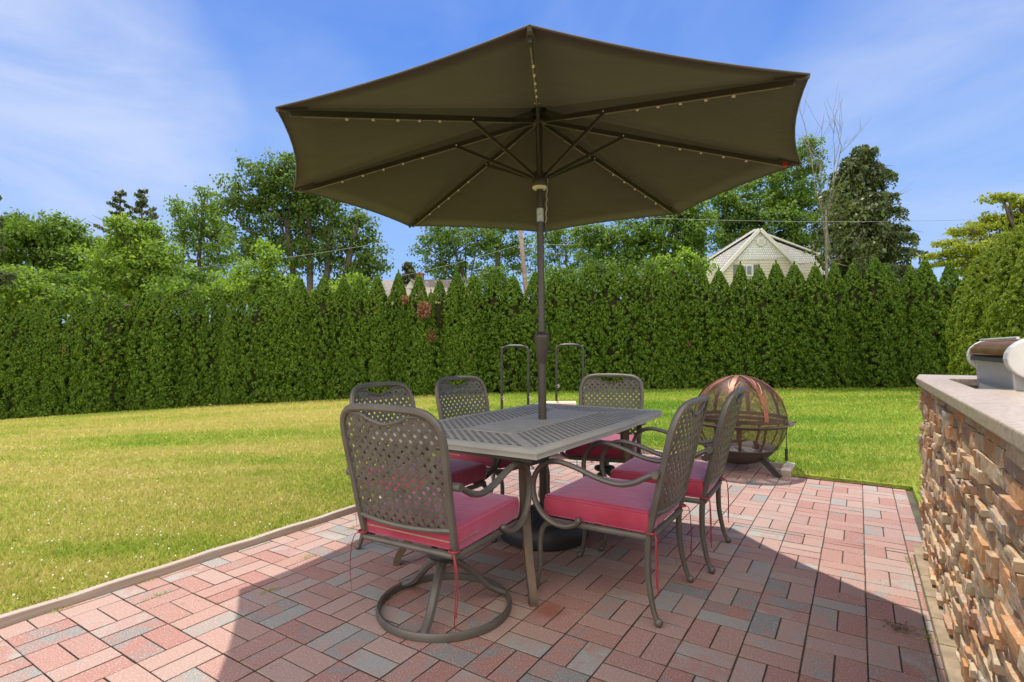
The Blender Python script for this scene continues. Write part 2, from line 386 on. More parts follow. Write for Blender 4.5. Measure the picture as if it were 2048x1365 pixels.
# ------------------------------------------------------------------ ground: lawn
TIM_V=-2.945; BACK_A,BACK_B=5.375,5.70
def inside(u,v): return (v>TIM_V-.045) and ((u<BACK_A+.012 and (v<.365 or u<3.9)) or (v<-.50 and u<BACK_B+.045)) and v<3.0 and u>-6
def lawn_z(u,v):
    s=max(0.0,TIM_V-v); s=min(s,30)
    return .030-.0089*s**1.64
def lawn_xy(x,y): return lawn_z(x*UX+y*UY, x*UY-y*UX)
us=sorted(set([-400,-150,-60,-30,-15,-9,-6.01,-6,-4,-2,0,1,2,3,3.89,3.9,4,5]+[BACK_A+.011,BACK_A+.012,BACK_B+.044,BACK_B+.045]+[6+i for i in range(0,40)]+[50,60,80,120,200,500]))
vs_=sorted(set([-500,-200,-100,-60,-45]+[-36+i for i in range(0,33)]+[TIM_V-.045,TIM_V-.044,-2,-1,-.501,-.5,0,.364,.365,1,2,2.999,3.0]+[4+i for i in range(0,20)]+[30,45,80,200,500]))
mb=MB(); V=[];Fc=[]
for u in us:
    for v in vs_:
        x=uv(u,v); V.append((x.x,x.y,-.09 if inside(u,v) else lawn_z(u,v)))
nv=len(vs_)
for i in range(len(us)-1):
    for j in range(nv-1): Fc.append((i*nv+j,i*nv+j+1,(i+1)*nv+j+1,(i+1)*nv+j))
mb.add(V,Fc); lawn=mb.build('lawn',M['lawn'],recalc=False); lawn.data.flip_normals(); tag(lawn,'mown lawn with dry patches around the patio','lawn',kind='structure')
# grass blades
def grass():
    N=330000; out=[]
    th=rng.uniform(-R(47),R(47),N); d=np.exp(rng.uniform(math.log(1.9),math.log(15.5),N))
    x=np.tan(th)*d; y=d; u=x*UX+y*UY; v=x*UY-y*UX
    ins=(v>TIM_V-.045)&(((u<BACK_A+.03)&((v<.39)|(u<4.2)))|((v<-.48)&(u<BACK_B+.06)))
    keep=~ins&(x>-16)&(x<12.5); x,y,u,v,d=x[keep],y[keep],u[keep],v[keep],d[keep]; n=len(x)
    s=np.clip(TIM_V-v,0,30); z=.030-.0089*s**1.64
    sz=(.028+.0022*d)*rng.uniform(.6,1.35,n); wd=(.0022+.0009*d)*rng.uniform(.7,1.3,n)
    a=rng.uniform(0,2*np.pi,n); lean=rng.uniform(.1,1.1,n)*sz; b=rng.uniform(0,2*np.pi,n)
    V=np.zeros((n,3,3)); dx,dy=np.cos(a)*wd,np.sin(a)*wd
    V[:,0]=np.c_[x-dx,y-dy,z-.004]; V[:,1]=np.c_[x+dx,y+dy,z-.004]; V[:,2]=np.c_[x+np.cos(b)*lean,y+np.sin(b)*lean,z+sz*.8]
    o=np_mesh('grass',V.reshape(-1,3),np.arange(n*3).reshape(-1,3),M['blade']); tag(o,'short lawn grass blades','grass',kind='stuff')
    # clover heads
    mb=MB(); cnt=0
    while cnt<380:
        t=random.uniform(-R(46),R(46)); dd=math.exp(random.uniform(math.log(2.2),math.log(11))); xx=math.tan(t)*dd; yy=dd
        uu,vv=xx*UX+yy*UY, xx*UY-yy*UX
        if inside(uu,vv-.05) or inside(uu,vv): continue
        dens=math.sin(xx*1.3+1)*math.sin(yy*1.7+.4)+math.sin(xx*.6+yy*.9)
        if dens<random.uniform(-.6,1.2): continue
        r=random.uniform(.0026,.0048)*(1+.03*dd); mb.ball((xx,yy,lawn_z(uu,vv)+.03),r,6); cnt+=1
    tag(mb.build('clover_flowers',M['clover'],recalc=False),'white clover heads dotted over the lawn','clover',kind='stuff')
grass()
# ------------------------------------------------------------------ patio pavers
X0,Y0=2.4745,4.585; U0=X0*UX+Y0*UY; V0=X0*UY-Y0*UX; S=.2032
GRAY={(0,9,0):1.0}
def patio():
    mb=MB(); b=MB(); g=.0016
    rects=[(-3.0,3.72,TIM_V,.258),(3.72,BACK_A,TIM_V,.32),(BACK_A,BACK_B,TIM_V,-.585)]
    rr=random.Random(5)
    for c in range(-14,4):
        for j in range(-4,42):
            v0=V0+c*S; u1=U0-j*S
            for k in (0,1):
                if (c+j)%2: br=(u1-S,u1,v0+k*S/2,v0+(k+1)*S/2)
                else: br=(u1-S+k*S/2,u1-S+(k+1)*S/2,v0,v0+S)
                gr=rr.uniform(.85,1.0) if rr.random()<.16 else (rr.uniform(.55,.78) if rr.random()<.55 else rr.uniform(.25,.5)); tn=(gr,rr.random(),rr.random())
                dz=[rr.uniform(-.0012,.0012) for _ in range(4)]; jit=[rr.uniform(-.0009,.0009) for _ in range(4)]
                for R_ in rects:
                    a0,a1,b0,b1=max(br[0],R_[0]),min(br[1],R_[1]),max(br[2],R_[2]),min(br[3],R_[3])
                    if a1-a0<.012 or b1-b0<.012: continue
                    def ring(m,z): return [uv(a0+m+jit[0],b0+m+jit[1],z+dz[0]),uv(a1-m+jit[2],b0+m+jit[1],z+dz[1]),uv(a1-m+jit[2],b1-m+jit[3],z+dz[2]),uv(a0+m+jit[0],b1-m+jit[3],z+dz[3])]
                    vs=ring(g,-.03)+ring(g,-.0042)+ring(g+.0013,-.0012)+ring(g+.0036,0)
                    mb.add(vs[8:],[(4,5,6,7)]+[(e,(e+1)%4,4+(e+1)%4,4+e) for e in range(4)],tn)
                    b.add(vs[:12],[(q*4+e,q*4+(e+1)%4,q*4+4+(e+1)%4,q*4+4+e) for q in (0,1) for e in range(4)])
    o=mb.build('patio',M['paver'],tone=True); tag(o,'red and grey basketweave brick paver patio','patio',kind='structure')
    b.add([uv(-3,TIM_V-.02,-.0075),uv(BACK_A,TIM_V-.02,-.0075),uv(BACK_A,.36,-.0075),uv(-3,.36,-.0075)],[(0,1,2,3)])
    b.add([uv(BACK_A,TIM_V-.02,-.0075),uv(BACK_B,TIM_V-.02,-.0075),uv(BACK_B,-.57,-.0075),uv(BACK_A,-.57,-.0075)],[(0,1,2,3)])
    tag(b.build('joint_sand',M['joint']),'sand and moss between the pavers','ground',kind='structure')
    b=MB(); L=-3
    while L<3.72:
        n=L+random.uniform(.18,.32); b.box(uv((L+n)/2,.298,-.012),( .036,(n-L)/2-.002,.016),Matrix.Rotation(-YAW,3,'Z')); L=n
    o=b.build('sand_strip',M['sand']); bev(o,.005); tag(o,'narrow tan strip along the foot of the stone counter','ground',kind='structure')
patio()
RU=-YAW+math.pi/2      # local x along u
def beam(name,label,u0,u1,v0,v1,z0,z1,mat,along='u'):
    c=uv((u0+u1)/2,(v0+v1)/2,0); mb=MB()
    du,dv=(u1-u0)/2,(v1-v0)/2
    n=max(2,int(max(du,dv)*2/.12)); L=du if along=='u' else dv; W=dv if along=='u' else du
    vs=[];fs=[]
    for i in range(n+1):
        x=-L+2*L*i/n
        jz=.0025*math.sin(i*1.7)+random.uniform(-.0015,.0015); jy=random.uniform(-.002,.002)
        vs+=[(x,-W+jy,z0),(x,W+jy,z0),(x,W+jy,z1+jz),(x,-W+jy,z1+jz)]
    for i in range(n):
        for k in range(4): fs.append((i*4+k,i*4+(k+1)%4,i*4+4+(k+1)%4,i*4+4+k))
    fs+=[(0,3,2,1),(n*4,n*4+1,n*4+2,n*4+3)]
    mb.add(vs,fs); o=mb.build(name,mat); o.location=c; o.rotation_euler=(0,0,RU if along=='u' else -YAW); bev(o,.005)
    return tag(o,label,'timber edging')
beam('edging_timber','long weathered timber edging between the left lawn and the pavers',-2.5,3.05,TIM_V-.04,TIM_V,-.06,.040,M['timber'])
beam('edging_timber','timber edging continuing along the lawn side behind the chairs',3.06,5.74,TIM_V-.04,TIM_V,-.06,.043,M['timber'])
beam('edging_timber','timber edging across the far end of the patio behind the fire pit',BACK_B,BACK_B+.04,TIM_V+.002,-.588,-.06,.045,M['timber'],'v')
beam('timber_block','short squared timber block at the patio corner beside the fire pit',5.33,5.735,-.585,-.50,-.05,.062,M['timber'])
beam('edging_strip','thin dark edging strip between the right lawn and the pavers',BACK_A+.001,BACK_A+.012,-.49,.25,-.05,.008,M['iron'],'v')
# small weeds in joints and leaf litter
def weeds():
    V=[];n=0
    spots=[uv(TIM_V*0+u,v,0) for u,v in [(1.25,-2.72),(.95,-2.93),(1.9,-2.53),(2.35,-2.7),(2.2,-2.94),(.62,-2.72),(1.55,-2.33),(2.75,-2.93),(3.2,-2.73),(.3,-2.5),(3.62,.225),(3.5,.24),(2.7,.235),(2.2,.235),(1.7,.24),(1.9,.235),(.9,-1.2),(2.95,-2.73),(1.3,-2.94)]]
    for s in spots:
        for _ in range(46):
            a=random.uniform(0,6.28); r=random.gauss(0,.018); L=random.uniform(.012,.035); t=random.uniform(0,6.28)
            b=s+uv(random.gauss(0,.03),random.gauss(0,.008),-.004); w=Vector((math.cos(a),math.sin(a),0))*.0022
            V+= [b-w,b+w,b+Vector((math.cos(t)*L*.7,math.sin(t)*L*.7,L*.6))]
    V=np.array([tuple(p) for p in V]); o=np_mesh('joint_weeds',V,np.arange(len(V)).reshape(-1,3),M['blade']); tag(o,'tufts of weed growing in the paver joints','weeds',kind='stuff')
weeds()
def debris():
    V=[]; c=Vector((1.575,2.2,.002))
    for _ in range(60):
        p=c+Vector((random.gauss(0,.028),random.gauss(0,.022),abs(random.gauss(0,.005)))); a=random.uniform(0,6.28); s_=random.uniform(.004,.011)
        V+=[p+Vector((s_*math.cos(a+k*2.09),s_*math.sin(a+k*2.09),random.uniform(0,.006))) for k in range(3)]
    V=np.array([tuple(p) for p in V]); o=np_mesh('leaf_debris',V,np.arange(len(V)).reshape(-1,3),simple('dry_leaf_debris',(.06,.045,.02),(.16,.11,.05),40,.9,0,0)); tag(o,'small clump of dry leaf debris on the pavers near the counter','debris',kind='stuff')
    # a few fallen leaf crumbs across the patio
    V=[]
    for _ in range(260):
        p=uv(random.uniform(.6,5.3),random.uniform(-2.85,.15),.0022); a=random.uniform(0,6.28); s_=random.uniform(.0015,.005)
        V+=[p+Vector((s_*math.cos(a+k*2.09),s_*math.sin(a+k*2.09),random.uniform(0,.003))) for k in range(3)]
    V=np.array([tuple(p) for p in V]); o=np_mesh('leaf_crumbs',V,np.arange(len(V)).reshape(-1,3),bpy.data.materials['dry_leaf_debris']); tag(o,'tiny crumbs of dry leaf scattered over the patio','debris',kind='stuff')
debris()
# ------------------------------------------------------------------ stone counter and grill
def counter():
    t=thing('outdoor_counter','stacked stone outdoor bar counter with a beige stone top at the right','counter',uv(2,.7))
    inv=lambda p:p-uv(2,.7)
    mb=MB(); mb.prism([inv(uv(-2,.325,-.05)),inv(uv(3.95,.325,-.05)),inv(uv(3.95,1.25,-.05)),inv(uv(-2,1.25,-.05))],(0,0,.80)); 
    # upper rim leaves the opening for the grill
    for a0,a1,b0,b1 in ((-2,3.0,.325,1.25),(3.0,3.95,.325,.415),(3.935,3.95,.415,1.25)):
        mb.prism([inv(uv(a0,b0,.752)),inv(uv(a1,b0,.752)),inv(uv(a1,b1,.752)),inv(uv(a0,b1,.752))],(0,0,.174))
    mb.build('wall_core',M['mortar'],t)
    st=MB(); rr=random.Random(21)
    def stones(p0,du,nrm,length):
        z=-.01
        while z<.925:
            h=rr.choice([.020,.025,.03,.036,.042,.05,.058]); h=min(h,.926-z)
            if .926-(z+h)<.025: h=.926-z
            x=-rr.uniform(0,.1)
            while x<length:
                L=rr.choice([.035,.05,.07,.09,.12,.15,.18])*rr.uniform(.8,1.2); x1=min(x+L,length); x0=max(x,0)
                if x1-x0>.008:
                    pr=rr.choice([.001,.003,.005,.007,.009,.012,.016,.023])+rr.uniform(-.003,.003)
                    if z>.86: pr=min(pr,.02)
                    nx=max(3,int((x1-x0)/.03)); ny=3; g=.0007; vs=[];fs=[]
                    tone=(rr.random(),rr.random(),rr.random()); tilt=rr.uniform(-.004,.004); tl2=rr.uniform(-.0025,.0025); ph=rr.uniform(0,6)
                    for i in range(nx+1):
                        for k in range(ny+1):
                            xx=x0+g+(x1-x0-2*g)*i/nx; zz=z+g+(h-2*g)*k/ny
                            e=0 if (0<i<nx and 0<k<ny) else -.0008
                            dd=pr+e+rr.uniform(-.0009,.0009)+.0010*math.sin(xx*61+zz*90+ph)+tilt*(2*i/nx-1)+tl2*(2*k/ny-1)
                            vs.append(inv(p0+du*xx+nrm*dd+Vector((0,0,zz))))
                    A=len(vs)
                    for i,k in ((0,0),(nx,0),(nx,ny),(0,ny)):
                        vs.append(inv(p0+du*(x0+g+(x1-x0-2*g)*i/nx)-nrm*.012+Vector((0,0,z+g+(h-2*g)*k/ny))))
                    idx=lambda i,k:i*(ny+1)+k
                    for i in range(nx):
                        for k in range(ny): fs.append((idx(i,k),idx(i+1,k),idx(i+1,k+1),idx(i,k+1)))
                    fs.append(tuple([A,A+1]+[idx(i,0) for i in range(nx,-1,-1)]))
                    fs.append(tuple([A+2,A+3]+[idx(i,ny) for i in range(0,nx+1)]))
                    fs.append(tuple([A+3,A]+[idx(0,k) for k in range(0,ny+1)]))
                    fs.append(tuple([A+1,A+2]+[idx(nx,k) for k in range(ny,-1,-1)]))
                    st.add(vs,fs,tone)
                x=x1
            z+=h
    U=uv(1,0);Vv=uv(0,1)
    stones(uv(-2,.318),U,-Vv,5.955)
    stones(uv(3.957,.325),Vv,U,.92)
    st.build('stone_facing',M['stone'],t,tone=True)
    # countertop
    ul=[-2,3.01,3.93,4.40]; vl=[.283,.424,1.06,1.27]; mask={(i,j):True for i in range(3) for j in range(3)}; mask[(1,1)]=False
    mb=MB(); z0,z1=.928,.968
    def pt(i,j,z): 
        vv=vl[j]; 
        if i==3 and j==0: vv=.33
        return inv(uv(ul[i],vv,z))
    for (i,j),k in mask.items():
        if not k: continue
        mb.add([pt(i,j,z1),pt(i+1,j,z1),pt(i+1,j+1,z1),pt(i,j+1,z1)],[(0,1,2,3)]); mb.add([pt(i,j,z0),pt(i+1,j,z0),pt(i+1,j+1,z0),pt(i,j+1,z0)],[(3,2,1,0)])
        for (di,dj,a,b) in ((0,-1,(i,j),(i+1,j)),(1,0,(i+1,j),(i+1,j+1)),(0,1,(i+1,j+1),(i,j+1)),(-1,0,(i,j+1),(i,j))):
            if not mask.get((i+di,j+dj),False):
                mb.add([pt(*a,z0),pt(*b,z0),pt(*b,z1),pt(*a,z1)],[(0,1,2,3)])
    o=mb.build('countertop',M['granite'],t)
    bm=bmesh.new(); bm.from_mesh(o.data); bmesh.ops.remove_doubles(bm,verts=bm.verts,dist=.0001); bmesh.ops.recalc_face_normals(bm,faces=bm.faces); bm.to_mesh(o.data); bm.free(); bev(o,.005)
counter()
def grill():
    c=uv(3.45,.74,0); t=thing('grill','built-in stainless grill with a hood tinted brown as reflected brick, set into the stone counter','grill',uv(3.45,.74,.757))
    inv=lambda u,v,z: uv(u,v+.062,z)-uv(3.45,.74,.757)
    mb=MB(); 
    a=[inv(3.06,.50,.757),inv(3.86,.50,.757),inv(3.86,1.03,.757),inv(3.06,1.03,.757)]
    b=[inv(3.03,.475,1.095),inv(3.88,.475,1.095),inv(3.88,1.05,1.095),inv(3.03,1.05,1.095)]
    mb.add(a+b,[(0,1,2,3),(4,5,6,7),(0,1,5,4),(1,2,6,5),(2,3,7,6),(3,0,4,7)]); bev(mb.build('body',M['pale_steel'],t),.006)
    # hood: back strip and rounded roll top
    prof=[(.465,1.102),(.452,1.112),(.455,1.135),(.475,1.160),(.505,1.175),(.56,1.183),(.70,1.183),(.85,1.178),(.98,1.150),(1.05,1.10)]
    mb=MB(); n=len(prof); vs=[inv(2.996,v,z) for v,z in prof]+[inv(3.875,v,z) for v,z in prof]
    mb.add(vs,[(i,i+1,n+i+1,n+i) for i in range(n-1)]+[tuple(range(n)),tuple(range(n,2*n))[::-1]]); mb.build('hood',M['copper'],t,SM)  # hood colour carries a painted reflection of the brick patio
    mb=MB(); mb.box(inv(3.435,.462,1.088),(.006,.43,.011),Matrix.Rotation(-YAW,3,'Z')); mb.build('hood_gap',M['black_plastic'],t)
    mb=MB(); mb.tube([inv(3.05,.50,1.183),inv(3.87,.50,1.183)],.006,8); mb.build('hood_trim',M['steel'],t,SM)
    for nm,u0,u1 in (('near',2.92,2.995),('far',3.876,3.90)):
        mb=MB(); pr=[]
        for k in range(13):
            an=math.pi*(k/12)-math.pi/2
            pr.append((.56-.118*math.cos(an),1.098+.092*math.sin(an)))
        pr+= [(.95,1.19),(1.06,1.10),(1.0,1.006)]
        mb.prism([inv(u0,v,z) for v,z in pr],uv(u1-u0,0)); bev(mb.build('end_cap',M['pale_steel'],t),.006)
    for k in range(7):
        mb=MB(); mb.ball(inv(3.12+.11*k,.4735,1.078),.006,8); mb.build('rivet',M['steel'],t)
grill()
# ------------------------------------------------------------------ dining table
TC=uv(2.853,-1.632); HL,HW,TZ=.87,.49,.71
def table():
    t=thing('patio_table','dark cast metal dining table with woven lattice top under the umbrella','table',TC,RU)   # local x = u, y = -v
    il,iw=.545,.158
    mb=MB()
    def ringpts(l,w,bow=0): return [(-l,-w),(0,-w-bow),(l,-w),(l+bow*.6,0),(l,w),(0,w+bow),(-l,w),(-l-bow*.6,0)]
    prof=[(0.0,TZ-.030),(.004,TZ-.040),(-.03,TZ-.040),(-.03,TZ-.006),(-.05,TZ-.005),(-.046,TZ-.0005),(-.02,TZ),(-.006,TZ-.006),(.003,TZ-.017)]
    n=len(prof); B=ringpts(HL,HW,.018); m=len(B); vs=[]
    for (x,y) in B:
        sx,sy=(1 if x>0 else -1 if x<0 else 0),(1 if y>0 else -1 if y<0 else 0)
        for d,z in prof: vs.append((x+sx*d,y+sy*d,z))
    fs=[(i*n+k,i*n+(k+1)%n,((i+1)%m)*n+(k+1)%n,((i+1)%m)*n+k) for i in range(m) for k in range(n)]
    mb.add(vs,fs); mb.build('rim',M['table'],t,SM)
    mb=MB(); mb.box((0,0,TZ-.0045),(il-.004,iw-.004,.0045)); 
    o=mb.build('center_panel',M['table'],t); bev(o,.002)
    for sx in(-1,1):
        for sy in(-1,1):
            mb=MB(); mb.bar((sx*(il-.01),sy*(iw-.01),TZ-.008),(sx*(HL-.045),sy*(HW-.045),TZ-.008),.022,.006); mb.build('corner_brace',M['table'],t)
    mp=lambda s,q,o: (s,q,TZ-.008+o)
    l,w=HL-.045,HW-.045; e=.014
    quads=[[(-l,-w),(l,-w),(il,-iw),(-il,-iw)],[(il,iw),(l,w),(-l,w),(-il,iw)],[(-l,w),(-l,-w),(-il,-iw),(-il,iw)],[(l,-w),(l,w),(il,iw),(il,-iw)]]
    for q in quads:
        o=weave(q,.036,.0172,mp,h=.0002).build('lattice_panel',M['table'],t,recalc=False); solid(o,.006); o.data.materials.append(M['hole_shade']); o.modifiers['thick'].material_offset_rim=1  # rim slot paints the shade of the holes onto their walls
    mb=MB()
    for a in(-1,1):
        mb.bar((-HL+.06,a*(HW-.07),TZ-.05),(HL-.06,a*(HW-.07),TZ-.05),.025,.03); mb.bar((a*(HL-.07),-HW+.06,TZ-.055),(a*(HL-.07),HW-.06,TZ-.055),.025,.03)
    mb.build('apron',M['bronze'],t)
    k=0
    for sx in(-1,1):
        for sy in(-1,1):
            mb=MB(); fx,fy=HL-.10,HW-.075
            pts=[(sx*(fx-.10),sy*(fy-.10),TZ-.04),(sx*(fx-.115),sy*(fy-.115),.55),(sx*(fx-.10),sy*(fy-.10),.36),(sx*(fx-.055),sy*(fy-.055),.17),(sx*(fx-.005),sy*(fy-.005),.04),(sx*fx,sy*fy,0.0)]
            mb.tube(pts,[.034,.032,.029,.026,.024,.025],4,5)
            mb.tube([(sx*(fx-.10)+.03*sy*0,sy*(fy-.10),TZ-.1),(sx*(fx-.02),sy*(fy-.115),TZ-.06)],.012,6)
            mb.build('leg',M['bronze_rusty'],t,R(50))
    # pale table flakes: litter, and stand-ins for lawn seen through the lattice
    V=[];rr=np.random.default_rng(3)
    for (cx,cy,sx_,sy_,n) in ((-.1,-.33,.4,.06,150),(-.05,.33,.35,.07,50),(.1,.0,.4,.1,40)):
        for _ in range(n):
            x=rr.normal(cx,sx_);y=rr.normal(cy,sy_)
            if abs(x)>HL-.06 or abs(y)>HW-.06: continue
            a=rr.uniform(0,6.28);s=rr.uniform(.002,.006); p=TC+Matrix.Rotation(RU,3,'Z')@Vector((x,y,TZ+.0015))
            V+=[(p.x+s*math.cos(a+k*2.1),p.y+s*math.sin(a+k*2.1),p.z+.0004*k) for k in range(3)]
    V=np.array(V); o=np_mesh('table_specks',V,np.arange(len(V)).reshape(-1,3),simple('pale_specks',(.38,.34,.12),(.45,.36,.25),40,.9,0,0)); tag(o,'pale specks over the table top, tree litter and lawn glimpsed through the lattice','litter',kind='stuff')
table()
# ------------------------------------------------------------------ chairs
def rbox(half,r,n=9,dome=.0):
    mb=MB(); hx,hy,hz=half
    def prm(k): 
        # more divisions in the rounded border
        return [-1,-.985,-.95,-.9,-.6,-.25,0,.25,.6,.9,.95,.985,1]
    g=prm(0); N=len(g); idx={}; vs=[];fs=[]
    def vert(q):
        key=tuple(round(a,4) for a in q)
        if key in idx: return idx[key]
        p=Vector((q[0]*hx,q[1]*hy,q[2]*hz)); c=Vector((max(-hx+r,min(hx-r,p.x)),max(-hy+r,min(hy-r,p.y)),max(-hz+r,min(hz-r,p.z))))
        d=p-c
        if d.length>1e-9:
            mx=max(abs(d.x),abs(d.y),abs(d.z)); d=d.normalized()*mx
        o=c+d
        o.z+= (1 if q[2]>0 else 0)*dome*(1-q[0]**4)*(1-q[1]**4)
        bulge=.006*(1-q[2]**2); o.x+=bulge*(1 if q[0]>.99 else -1 if q[0]<-.99 else 0); o.y+=bulge*(1 if q[1]>.99 else -1 if q[1]<-.99 else 0)
        idx[key]=len(vs); vs.append(o); return idx[key]
    for ax in range(3):
        for sg in(-1,1):
            for i in range(N-1):
                for j in range(N-1):
                    f=[]
                    for a,b in((g[i],g[j]),(g[i+1],g[j]),(g[i+1],g[j+1]),(g[i],g[j+1])):
                        q=[0,0,0]; q[ax]=sg; q[(ax+1)%3]=a; q[(ax+2)%3]=b; f.append(vert(q))
                    fs.append(tuple(f) if sg>0 else tuple(f[::-1]))
    mb.add(vs,fs); return mb
def back_y(z,x=0): 
    k=(z-.38)/.53
    return -.25-.115*k-.03*k*k*.3 -.028*(1-(x/.25)**2)*min(1,max(0,(z-.40)/.06))
def make_chair(swivel):
    nm='swivel_chair' if swivel else 'patio_armchair'
    t=thing(nm,'chair','chair',group='woven back patio chairs around the table')
    Mb=M['bronze']
    # seat frame
    zf=.352
    mb=MB(); loop=[(-.235,-.235,zf),(-.225,-.255,zf),(.225,-.255,zf),(.235,-.235,zf),(.25,.20,zf),(.215,.248,zf),(-.215,.248,zf),(-.25,.20,zf)]
    mb.tube(loop,.0135,8,0,closed=True)
    for y in (-.12,.0,.12): mb.tube([(-.24,y,zf-.004),(0,y,zf-.014),(.24,y,zf-.004)],.009,6)
    mb.build('seat_frame',Mb,t,SM)
    # cushion
    cu=rbox((.240,.245,.047),.010,dome=.012).build('cushion',M['cushion'],t,True); cu.location=(0,-.004,zf+.062)
    mb=MB()
    for z in(.0335,-.0335):
        q=[(sx*(.2425-.010*c),sy*(.2475-.010*d)) for (sx,sy,c,d) in ((-1,-1,1,0),(1,-1,1,0),(1,-1,0,1),(1,1,0,1),(1,1,1,0),(-1,1,1,0),(-1,1,0,1),(-1,-1,0,1))]
        mb.tube([(x*.993,y*.993,z+(.0065 if z>0 else -.0065)) for x,y in q],.0032,6,0,closed=True)
    mb.build('piping',M['cushion'],cu,SM)
    mb=MB(); mb.bar((-.21,-.2518,-.008),(.21,-.2518,-.012),.003,.005); mb.bar((.2468,-.235,-.006),(.2468,-.13,-.004),.003,.0035); mb.box((.2485,-.125,-.003),(.002,.010,.004)); mb.build('zipper',M['zip'],cu)
    # back frame: inverted U
    def bp(x,z,o=0): return Vector((x,back_y(z,x)+o,z))
    pts=[bp(-.228,.345),bp(-.232,.44),bp(-.238,.60),bp(-.245,.74),bp(-.243,.82),bp(-.222,.875),bp(-.175,.905),bp(-.09,.914),bp(0,.916),bp(.09,.914),bp(.175,.905),bp(.222,.875),bp(.243,.82),bp(.245,.74),bp(.238,.60),bp(.232,.44),bp(.228,.345)]
    mb=MB(); mb.tube(pts,.0155,8,4)
    mb.tube([bp(x,.452-.014*(1-(x/.23)**2)) for x in(-.230,-.12,0,.12,.230)],.0125,8,4); mb.build('backrest_frame',Mb,t,SM)
    mb=MB(); mb.tube([bp(-.20,.888),bp(-.12,.886),bp(-.07,.866),bp(0,.852),bp(.07,.866),bp(.12,.886),bp(.20,.888)],.0075,6,4); mb.build('handle_rail',Mb,t,SM)
    ol=[(-.218,-.212),(.218,-.212)]
    ol+=[(.226,-.05),(.231,.08),(.230,.165),(.212,.218),(.168,.246)]; ol+=[(-x,y) for x,y in ol[:1:-1]]
    def mp(s_,q,o): z=.66+q; return bp(s_,z,-o)
    def keep(s_,q): 
        z=.66+q
        return z < (.852+.038*min(1,(abs(s_)/.12))**1.6 if abs(s_)<.19 else 2)
    o=weave(ol,.0315,.0182,mp,keep,h=.0015).build('backrest_lattice',Mb,t,recalc=False); solid(o,.0016)
    # arms
    for s in(-1,1):
        a=[(-.288,.625),(-.255,.612),(-.20,.582),(-.13,.567),(-.04,.580),(.06,.612),(.15,.630),(.215,.618),(.262,.575),(.283,.51),(.272,.44),(.235,.385),(.18,.352),(.12,.345),(.075,.358),(.058,.378)]
        xs=[.262]+[.268]+[.274]*12+[.268,.262]
        mb=MB(); mb.tube([(s*x,y,z) for x,(y,z) in zip(xs,a)],.0125,8,4,flat=1.25,up=(1,0,0)); mb.tube([(s*.240,-.288,.626),(s*.285,-.290,.626)],.016,10); mb.ball((s*.263,.060,.376),.0155,8); mb.build('arm',Mb,t,SM)
    # ties hanging from the rear corners
    for s,L in((-1,.24),(1,.26)):
        mb=MB()
        for k,(dx,dy,dl) in enumerate(((.012,-.02,0),(.018,-.012,.03))):
            p=[(s*.232,-.272,.372),(s*(.246+dx*.3),-.286,.365),(s*(.25+dx),-.288+dy*.3,.31),(s*(.252+dx*1.1),-.288+dy*.5,.22),(s*(.248+dx*.9),-.287+dy*.5,.372-L+dl)]
            mb.tube(p,[.003,.0033,.0027,.0022,.0026],6,4,flat=.3)
        mb.tube([(s*.232+.02*math.cos(a),-.258+.02*math.sin(a),.374) for a in [i*math.pi/6 for i in range(12)]],.0045,6,0,closed=True)
        mb.build('tie',M['tie'],t,SM)
    if swivel:
        mb=MB(); r=.292; n=48; prof=[(r-.014,.0),(r+.002,.002),(r+.004,.022),(r-.003,.034),(r-.014,.030),(r-.016,.008)]
        vs=[(p*math.cos(2*math.pi*k/n),p*math.sin(2*math.pi*k/n),z) for k in range(n) for p,z in prof]; m=len(prof)
        mb.add(vs,[(k*m+i,k*m+(i+1)%m,((k+1)%n)*m+(i+1)%m,((k+1)%n)*m+i) for k in range(n) for i in range(m)]); mb.build('base_ring',Mb,t,SM)
        for k in range(3):
            a=R(-71)+k*math.pi*2/3; c,s_=math.cos(a),math.sin(a); mb=MB()
            mb.tube([(c*.03,s_*.03,.205),(c*.075,s_*.075,.18),(c*.13,s_*.13,.135),(c*.20,s_*.20,.065),(c*.283,s_*.283,.02)],[.021,.021,.0205,.02,.019],6,5,flat=.75); mb.build('base_spoke',Mb,t,SM)
        mb=MB(); mb.lathe([(.03,.20),(.034,.24),(.034,.29),(.03,.33),(.055,.336),(.055,.345)],20); mb.build('swivel_hub',Mb,t,SM)
        mb=MB(); mb.lathe([(.03,.222),(.07,.226),(.080,.240),(.072,.254),(.04,.262)],24); mb.box((.06,.02,.325),(.11,.10,.008)); mb.build('swivel_plate',M['black_plastic'],t,SM)
    else:
        for s in(-1,1):
            mb=MB(); mb.tube([(s*.228,.06,zf-.004),(s*.232,.16,zf-.01),(s*.238,.235,.325),(s*.242,.262,.26),(s*.244,.262,.15),(s*.248,.275,.05),(s*.25,.288,.018)],[.012,.0125,.013,.013,.0125,.012,.012],8,5)
            mb.ball((s*.25,.293,.018),.018,10); mb.build('leg',Mb,t,SM)
            mb=MB(); mb.tube([(s*.228,-.247,.36),(s*.232,-.245,.28),(s*.238,-.25,.18),(s*.246,-.272,.07),(s*.25,-.292,.018)],[.015,.0145,.014,.0125,.012],8,5)
            mb.ball((s*.25,-.297,.018),.018,10); mb.build('leg',Mb,t,SM)
    return t
def face(a): return -a      # heading measured clockwise from +Y
ca=make_chair(True); ca.location=uv(1.858,-1.535); ca.rotation_euler=(0,0,-R(29)); ca['label']='swivel chair on a round ring base at the near table end, back turned to us'
cd=dup(ca,uv(3.80,-1.60),-(R(180)+R(18)),'swivel chair at the far table end, its woven back facing us beside the log rack')
